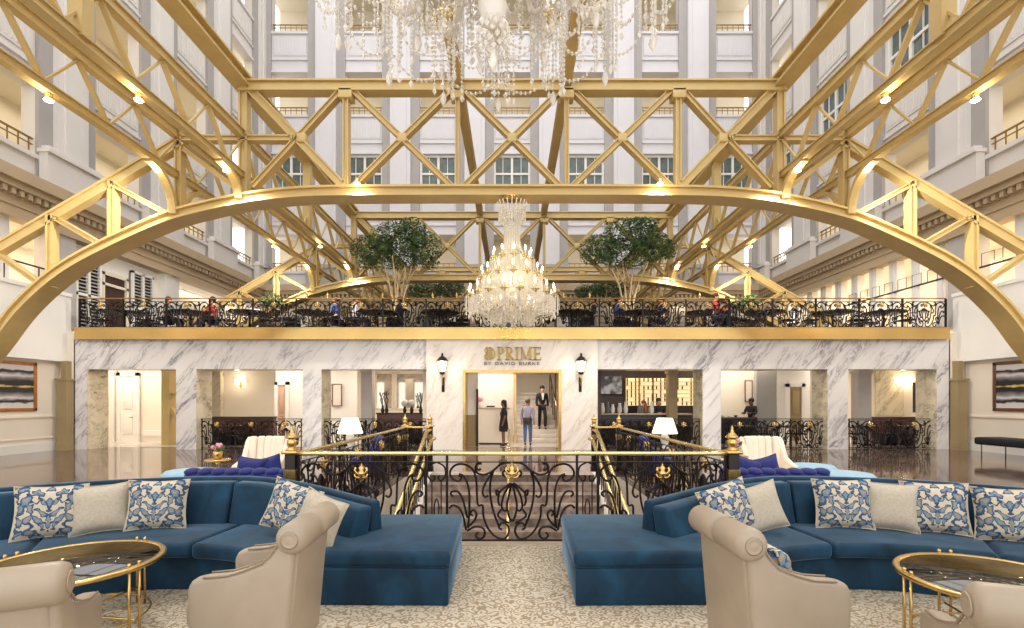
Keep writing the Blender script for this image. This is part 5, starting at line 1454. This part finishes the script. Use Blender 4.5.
# entrance lanterns and sign
def lantern(label, px):
    t = thing('wall_lantern', label, 'wall lantern', (X(px, F0), F0, 0))
    zt, zb = Z(354, F0), Z(392, F0)
    MB().box(-.05, .05, -.03, 0, zb, zb + .5).build('back_plate', 'iron', t, bevel=.01)
    MB().tube(spline([(0, -.03, zb + .3), (0, -.16, zb + .25), (0, -.22, zb + .42), (0, -.22, zb + .6)], 5), .02, 6).build('arm', 'brass', t)
    g = MB().lathe([(.09, 0), (.17, .38)], 6, (0, -.22, zb + .66)); g.build('glass_body', 'sconce_glass', t)
    c = MB()
    for k in range(6):
        a = 2 * PI * k / 6; c.tube([(.095 * math.cos(a), -.22 + .095 * math.sin(a), zb + .66), (.175 * math.cos(a), -.22 + .175 * math.sin(a), zb + 1.04)], .014, 4)
    c.lathe([(.06, -.08), (.1, -.02), (.1, .01)], 8, (0, -.22, zb + .66)); c.build('cage', 'iron', t)
    MB().lathe([(.2, 0), (.19, .03), (.12, .12), (.05, .17), (.03, .2), (.045, .23), (.01, .28)], 8, (0, -.22, zb + 1.03)).build('cap', 'iron', t)
    point('lantern_glow', (X(px, F0), F0 - .5, zb + .85), 16, (1, .86, .66), .1)
lantern('black and gold wall lantern left of the entrance', 443.5); lantern('black and gold wall lantern right of the entrance', 580.5)
t = thing('entrance_sign', 'raised gold letters of the restaurant name above the entrance', 'sign', (X(512, F0), F0, Z(360, F0)))
def half_ring(mb, cx, z0, z1, ro, th, x_in, sgn=1, d0=-.05, d1=0, n=12):
    cz = (z0 + z1) / 2; rz = (z1 - z0) / 2
    o_ = [(cx + sgn * ro * math.cos(a), cz + rz * math.sin(a)) for a in [-PI / 2 + PI * i / n for i in range(n + 1)]]
    i_ = [(cx + sgn * (ro - th) * math.cos(a), cz + (rz - .03) * math.sin(a)) for a in [PI / 2 - PI * i / n for i in range(n + 1)]]
    v = []; f = []
    m = len(o_)
    for k in range(m):
        for (p, y) in ((o_[k], d0), (o_[k], d1), (i_[m - 1 - k], d1), (i_[m - 1 - k], d0)): v.append((p[0], y, p[1]))
    for k in range(m - 1):
        for q in range(4): f.append((k * 4 + q, k * 4 + (q + 1) % 4, k * 4 + 4 + (q + 1) % 4, k * 4 + 4 + q))
    f += [(0, 1, 2, 3), (4 * m - 1, 4 * m - 2, 4 * m - 3, 4 * m - 4)]
    mb.add(v, f)
H_ = .44
def bxl(mb, a, b, z0, z1): mb.box(a, b, -.05, 0, z0, z1)
def L_P(mb, x, leg=False):
    bxl(mb, x + .04, x + .11, 0, H_); bxl(mb, x, x + .16, 0, .02); bxl(mb, x, x + .12, H_ - .02, H_)
    half_ring(mb, x + .11, H_ * .46, H_, .15, .06, 0); bxl(mb, x + .1, x + .13, H_ - .03, H_); bxl(mb, x + .1, x + .13, H_ * .46, H_ * .46 + .03)
    if leg: mb.beam((x + .14, -.025, H_ * .46), (x + .27, -.025, .01), .05, .065); bxl(mb, x + .22, x + .32, 0, .02)
def L_I(mb, x): bxl(mb, x + .04, x + .11, 0, H_); bxl(mb, x, x + .15, 0, .02); bxl(mb, x, x + .15, H_ - .02, H_)
def L_M(mb, x):
    bxl(mb, x + .04, x + .07, 0, H_); bxl(mb, x + .32, x + .39, 0, H_); bxl(mb, x, x + .11, 0, .02); bxl(mb, x + .28, x + .43, 0, .02); bxl(mb, x, x + .08, H_ - .02, H_); bxl(mb, x + .35, x + .43, H_ - .02, H_)
    mb.beam((x + .07, -.025, H_ - .03), (x + .2, -.025, .03), .05, .065); mb.beam((x + .33, -.025, H_ - .03), (x + .21, -.025, .03), .05, .028)
def L_E(mb, x):
    bxl(mb, x + .04, x + .11, 0, H_); bxl(mb, x, x + .27, 0, .03); bxl(mb, x, x + .26, H_ - .03, H_); bxl(mb, x + .1, x + .22, H_ * .5 - .015, H_ * .5 + .015)
    bxl(mb, x + .25, x + .27, 0, .09); bxl(mb, x + .24, x + .26, H_ - .09, H_); bxl(mb, x + .2, x + .22, H_ * .5 - .05, H_ * .5 + .05)
x0 = X(484, F0) - X(512, F0)
for nme, fn in (('letter_p', lambda m: L_P(m, x0 + .44)), ('letter_r', lambda m: L_P(m, x0 + .73, True)), ('letter_i', lambda m: L_I(m, x0 + 1.06)), ('letter_m', lambda m: L_M(m, x0 + 1.23)), ('letter_e', lambda m: L_E(m, x0 + 1.68))):
    mb = MB(); fn(mb); mb.build(nme, 'letter_gold', t)
mb = MB(); half_ring(mb, x0 + .2, 0, H_, .2, .055, 0); bxl(mb, x0 + .17, x0 + .22, 0, H_); bxl(mb, x0 + .24, x0 + .28, .06, H_ - .06)
half_ring(mb, x0 + .13, H_ * .5, H_, .11, .035, 0, -1); half_ring(mb, x0 + .13, 0, H_ * .5, .11, .035, 0, -1); bxl(mb, x0 + .1, x0 + .14, 0, H_)
mb.build('double_d_mark', 'letter_gold', t)
cu = bpy.data.curves.new('subtitle', 'FONT'); cu.body = 'BY DAVID BURKE'; cu.extrude = .012; cu.size = .15; cu.space_character = 1.25; cu.align_x = 'CENTER'; cu.offset = .002
ob = bpy.data.objects.new('subtitle', cu); COL.objects.link(ob); ob.data.materials.append(MATS['letter_grey']); ob.parent = t; ob.location = (-.0, -.02, -.17); ob.rotation_euler = (R(90), 0, 0)
bpy.context.view_layer.update()
wd = ob.dimensions.x
if wd > 0: ob.scale = (1.88 / wd, 1, 1)
_me = bpy.data.meshes.new_from_object(ob.evaluated_get(bpy.context.evaluated_depsgraph_get())); _o = bpy.data.objects.new('subtitle', _me); COL.objects.link(_o); _o.parent = t; _o.location = ob.location; _o.rotation_euler = ob.rotation_euler; _o.scale = ob.scale; bpy.data.objects.remove(ob)

# ------------------------------------------------------------------ people
def skin(name, V, Ed, Rd, mat, parent, root=0, sub=1):
    me = bpy.data.meshes.new(name); me.from_pydata(V, Ed, []); me.materials.append(MATS[mat])
    o = bpy.data.objects.new(name, me); COL.objects.link(o); o.parent = parent
    md = o.modifiers.new('skin', 'SKIN'); md.use_smooth_shade = True; md.use_x_symmetry = False
    if not me.skin_vertices: me.attributes
    sv = me.skin_vertices[0].data
    for i, r in enumerate(Rd): sv[i].radius = (r, r) if not isinstance(r, tuple) else r; sv[i].use_root = (i == root)
    s = o.modifiers.new('sub', 'SUBSURF'); s.levels = sub; s.render_levels = sub
    return o
def person(label, loc, rotz, pose='stand', top='cloth_black', bot='cloth_black', hair='hair_black', skin_m='skin_a', long_hair=False, dress=False, scale=1.0, bag=False, reach=0):
    """faces -Y locally"""
    t = thing('person', label, 'person', loc, rotz, None, scale)
    sit = pose == 'sit'
    dz = -.47 if sit else 0
    V = []; E_ = []; Rr = []
    def j(p, r, par=None):
        V.append(p); Rr.append(r)
        if par is not None: E_.append((par, len(V) - 1))
        return len(V) - 1
    pel = j((0, 0, .95 + dz), .125); sp = j((0, .01, 1.14 + dz), .11, pel); ch = j((0, .0, 1.34 + dz), .135, sp); nk = j((0, .0, 1.48 + dz), .055, ch); hd = j((0, -.02, 1.58 + dz), .08, nk); hd2 = j((0, -.015, 1.67 + dz), .088, hd); hd3 = j((0, -.01, 1.73 + dz), .06, hd2)
    j((0, -.115, 1.615 + dz), .014, hd)
    arms = []; legs = []
    for s in (-1, 1):
        sh = j((s * .17, 0, 1.42 + dz), .06, ch)
        if sit or reach: el = (s * .25, -.06, 1.17 + dz); wr = (s * .16, -.3, 1.12 + dz + .06)
        elif pose == 'walk': el = (s * .24, s * .06, 1.15); wr = (s * .25, -.05 + s * .1, .92)
        else: el = (s * .23, .02, 1.15); wr = (s * .24, -.06, .9)
        e = j(el, .043, sh); w_ = j(wr, .03, e)
        d = (Vector(wr) - Vector(el)).normalized(); side = Vector((1, 0, 0)) if abs(d.x) < .8 else Vector((0, 1, 0))
        pm = Vector(wr) + d * .07; pmi = j(tuple(pm), .032, w_)
        for q, (off, ln) in enumerate(((-.03, .06), (-.01, .075), (.01, .07), (.03, .055))):
            j(tuple(pm + d * ln + side * off), .009, pmi)
        j(tuple(Vector(wr) + d * .06 + side * -.05), .01, w_)
        arms.append((el, wr))
        hp = (s * .09, 0, .9 + dz)
        if sit: kn = (s * .12, -.42, .95 + dz); an = (s * .12, -.4, .08); 
        elif pose == 'walk': kn = (s * .1, -.08 - s * .08, .5); an = (s * .1, .0 - s * .14, .09)
        else: kn = (s * .1, -.02, .5); an = (s * .1, .0, .09)
        h_ = j(hp, .085, pel); k = j(kn, .06, h_); a = j(an, .038, k); j((an[0], an[1] - .12, .045), .032, a); legs.append((hp, kn, an))
    skin('body', V, E_, Rr, skin_m, t)
    # clothing
    V = []; E_ = []; Rr = []
    pel = j((0, 0, .93 + dz), .14 if not sit else .15); sp = j((0, .01, 1.14 + dz), .13, pel); ch = j((0, .0, 1.35 + dz), .155, sp); j((0, .0, 1.46 + dz), .075, ch)
    for i, s in enumerate((-1, 1)):
        sh = j((s * .18, 0, 1.42 + dz), .075, ch); e = j(arms[i][0], .058, sh)
        if not dress: j(arms[i][1], .045, e)
    skin('shirt' if top not in ('cloth_black', 'cloth_navy') else 'jacket', V, E_, Rr, top, t)
    if dress:
        MB().lathe([(.17, .55), (.19, .62), (.17, .85), (.13, 1.1), (.15, 1.3)], 12).build('dress', top, t)
    else:
        V = []; E_ = []; Rr = []
        pel = j((0, 0, .93 + dz), .14)
        for hp, kn, an in legs:
            h_ = j(hp, .1, pel); k = j(kn, .078, h_); j(an, .058, k)
        skin('trousers', V, E_, Rr, bot, t)
    for hp, kn, an in legs:
        MB().ball((an[0], an[1] - .05, .045), .05, 8, 6, (.95, 2.3, .85)).build('shoe', 'shoe_black', t)
    hm = MB(); hm.ball((0, .012, 1.69 + dz), .112, 12, 8, (.95, 1.0, .92))
    if long_hair: hm.ball((0, .055, 1.56 + dz), .1, 10, 8, (1.05, .7, 1.6))
    hm.build('hair', hair, t)
    ey = MB()
    for s in (-1, 1): ey.ball((s * .032, -.1, 1.635 + dz), .011, 6, 4); ey.ball((s * .092, -.01, 1.62 + dz), .02, 6, 5, (.4, .8, 1.3))
    ey.build('eyes_and_ears', skin_m, t)
    if bag:
        MB().box(-.14, .14, .12, .22, .82, 1.06).build('bag', 'dark_brown', t, bevel=.03)
        MB().tube(spline([(.14, .16, 1.0), (.2, .1, 1.3), (.12, 0, 1.52), (-.05, -.12, 1.3), (-.16, .1, .98)], 4), .012, 5).build('bag_strap', 'dark_brown', t)
    return t
person('woman with long black hair in a short black dress at the reception desk', (X(504, 18.2), 18.2, 0), R(-80), 'stand', 'cloth_black', 'cloth_black', 'hair_black', 'skin_b', True, True, .96)
person('man in a lavender shirt and blue jeans with a dark shoulder bag', (X(528, 18.4), 18.4, 0), R(170), 'stand', 'cloth_lavender', 'jeans', 'hair_grey', 'skin_a', bag=True, scale=.99)
SUIT = person('man in a dark suit and open white collar walking down the marble steps', (X(542.5, 20.05), 20.05, .51), R(8), 'walk', 'cloth_black', 'cloth_black', 'hair_black', 'skin_a')
MB().prism([(-.06, 1.48), (.06, 1.48), (.02, 1.2), (-.02, 1.2)], -.165, -.1, 'y').build('shirt_front', 'cloth_white', SUIT)
person('bartender in black vest behind the bar counter', (X(659, 20.0), 20.0, 0), R(15), 'stand', 'cloth_black', 'cloth_black', 'hair_black', 'skin_a', reach=1)
person('bearded bar guest in grey in front of the backlit bottles', (X(644, 20.0), 20.0, 0), R(-15), 'stand', 'cloth_grey', 'cloth_black', 'hair_brown', 'skin_a', scale=.95, reach=1)
person('waiter in black vest standing at the black service table', (X(751.5, 19.4), 19.4, 0), R(-60), 'stand', 'cloth_black', 'cloth_black', 'hair_black', 'skin_b', reach=1)

# balcony tables, chairs and diners
def cafe_table(label, x, y, r=.62):
    t = thing('cafe_table', label, 'table', (x, y, DECK), 0, 'dark round tables on the balcony')
    MB().lathe([(r - .02, .69), (r, .71), (r, .735), (r - .02, .745)], 20).build('tabletop', 'black', t)
    MB().lathe([(.25, 0), (.26, .02), (.04, .06), (.035, .6), (.1, .69)], 10).build('pedestal', 'iron', t)
    return t
def cafe_chair():
    t = thing('cafe_chair', 'dark openwork balcony chair', 'chair', (0, 0, 0), 0, 'dark chairs around the balcony tables')
    MB().box(-.22, .22, -.22, .22, .42, .47).build('seat', 'black_fabric', t, bevel=.02)
    mb = MB(); mb.tube(spline([(-.2, .2, .45), (-.22, .24, .8), (0, .27, .95), (.22, .24, .8), (.2, .2, .45)], 4), .016, 5)
    for k in (-.1, 0, .1): mb.tube([(k, .21, .46), (k, .26, .92)], .01, 4)
    mb.build('backrest', 'iron', t)
    for s in (-1, 1):
        MB().tube([(s * .2, .2, .44), (s * .21, .22, 0)], .014, 5).build('leg', 'iron', t)
        MB().tube([(s * .2, -.2, .44), (s * .21, -.21, 0)], .014, 5).build('leg', 'iron', t)
        MB().tube(spline([(s * .22, .22, .68), (s * .25, 0, .68), (s * .22, -.18, .62), (s * .2, -.2, .44)], 3), .014, 5).build('armrest', 'iron', t)
    return t
TB = [(125, 'nearest the left end'), (191, 'second from the left end'), (250, 'third from the left, beneath crossing struts'), (314, 'between the third table and the left large tree'), (378, 'just left of the left large tree'), (440, 'between the left tree and the chandelier'),
      (572, 'just right of the chandelier'), (640, 'below the right large tree'), (705, 'first past the right large tree'), (765, 'in the right third of the balcony'), (833, 'second from the right end'), (884, 'nearest the right end')]
ch0 = cafe_chair(); used = False
seats = []
YB = 17.9
PPL = {(170): ('brown haired diner in grey seated by the second table on the left balcony', 'cloth_grey', 'hair_brown', 80, 'skin_a', 0), (206): ('dark haired diner in red seated left on the balcony', 'cloth_red', 'hair_black', -80, 'skin_a', 0),
       332: ('brown haired diner in a blue jacket seated on the balcony left part', 'cloth_blue', 'hair_brown', 75, 'skin_a', 0), 358: ('dark haired diner in white seated just right of the one in blue', 'cloth_white', 'hair_black', -75, 'skin_a', 0),
       394: ('diner in dark clothes below the left large tree', 'cloth_navy', 'hair_brown', 0, 'skin_b', 0), 586: ('dark dressed diner right of the chandelier', 'cloth_black', 'hair_black', -75, 'skin_a', 0),
       624: ('diner in white shirt and blue vest below the right tree', 'cloth_blue', 'hair_black', 80, 'skin_a', 0), 660: ('dark haired diner in navy across the table below the right tree', 'cloth_navy', 'hair_black', -80, 'skin_a', 1),
       716: ('diner in red seated on the right balcony by the black suit', 'cloth_red', 'hair_brown', 60, 'skin_a', 0), 729: ('broad diner in a black suit on the right balcony', 'cloth_black', 'hair_black', -75, 'skin_a', 0)}
for px, where in TB:
    x = X(px, YB); cafe_table('dark round balcony table %s' % where, x, YB, .7)
    for side, q in ((-1, 'left'), (1, 'right')):
        lab = 'dark openwork chair on the %s of the balcony table %s' % (q, where)
        lab = ' '.join(lab.split()[:16])
        cx_ = x + side * .82
        if not used: ch0.location = (cx_, YB, DECK); ch0.rotation_euler = (0, 0, R(side * -90)); ch0['label'] = lab; used = True
        else: dup(ch0, (cx_, YB, DECK), R(-90 * side), lab)
for px in (150, 222, 286, 345, 455, 610, 680, 735, 800, 862):
    y = 20.6; x = X(px, y); cafe_table('dark round balcony table in the back row', x, y, .6)['label'] = 'dark round table in the back row of the balcony, %s' % {150: 'farthest left', 222: 'second from the left', 286: 'third from the left', 345: 'behind the blue jacketed diner', 455: 'beside the small chandelier', 610: 'behind the right tree trunk', 680: 'right of the right tree', 735: 'behind the black suited diner', 800: 'second from the right', 862: 'farthest right'}[px]
    for side, qn in ((-1, 'left'), (1, 'right')):
        dup(ch0, (x + side * .8, y, DECK), R(-90 * side), 'dark openwork chair in the back balcony row, %s of the %s table' % (qn, {150: 'farthest left', 222: 'second', 286: 'third', 345: 'fourth', 455: 'fifth', 610: 'sixth', 680: 'seventh', 735: 'eighth', 800: 'ninth', 862: 'farthest right'}[px]))
for px, wh in ((232, 'in the sconce bay'), (345, 'in the bay behind the left lamp'), (400, 'nearest the entrance in the left bay'), (618, 'left in the bar bay'), (652, 'middle of the bar bay'), (688, 'right in the bar bay'), (742, 'left in the waiter bay'), (778, 'middle of the waiter bay'), (812, 'right in the waiter bay'), (868, 'left in the far right bay'), (908, 'right in the far right bay')):
    y = 18.3; x = X(px, y); tt = cafe_table('dark round dining table %s behind its railing' % wh, x, y, .42); tt.location = (x, y, 0); tt['group'] = 'dining tables behind the bay railings'
    for side, qn in ((-1, 'left'), (1, 'right')):
        dup(ch0, (x + side * .55, y - .1, 0), R(-90 * side), 'dark dining chair on the %s of the table %s' % (qn, wh), 'dining chairs behind the bay railings')
for px, (lb, top, hair, rz, sk, lh) in PPL.items():
    y = YB - .42 if px in (394, 716) else YB
    seat = min([(abs(tp + sd * .82 * F / YB - px), X(tp, YB) + sd * .8, -sd * 90) for tp, _w in TB for sd in (-1, 1)])
    ppos = (seat[1], YB, DECK) if seat[0] < 9 else (X(px, 17.3), 17.3, DECK)
    if seat[0] < 9: rz = -seat[2] * -1 if False else (90 if seat[2] > 0 else -90)
    person(lb, ppos, R(rz), 'sit', top, 'cloth_navy' if px != 332 else 'cloth_black', hair, sk, bool(lh))
for px, lb in ((413, 'pale striped chair back behind the balcony rail, left of the chandelier'), (604, 'pale chair behind the balcony rail, left of the blue vested diner'), (676, 'pale chair behind the balcony rail, right of the navy diner')):
    channel_chair(lb, (X(px, 17.3), 17.3, DECK), PI, 'linen', 'pale balcony chairs', .72)

# small structural lights in the hall : the lamps the room has, plus the added fill spots
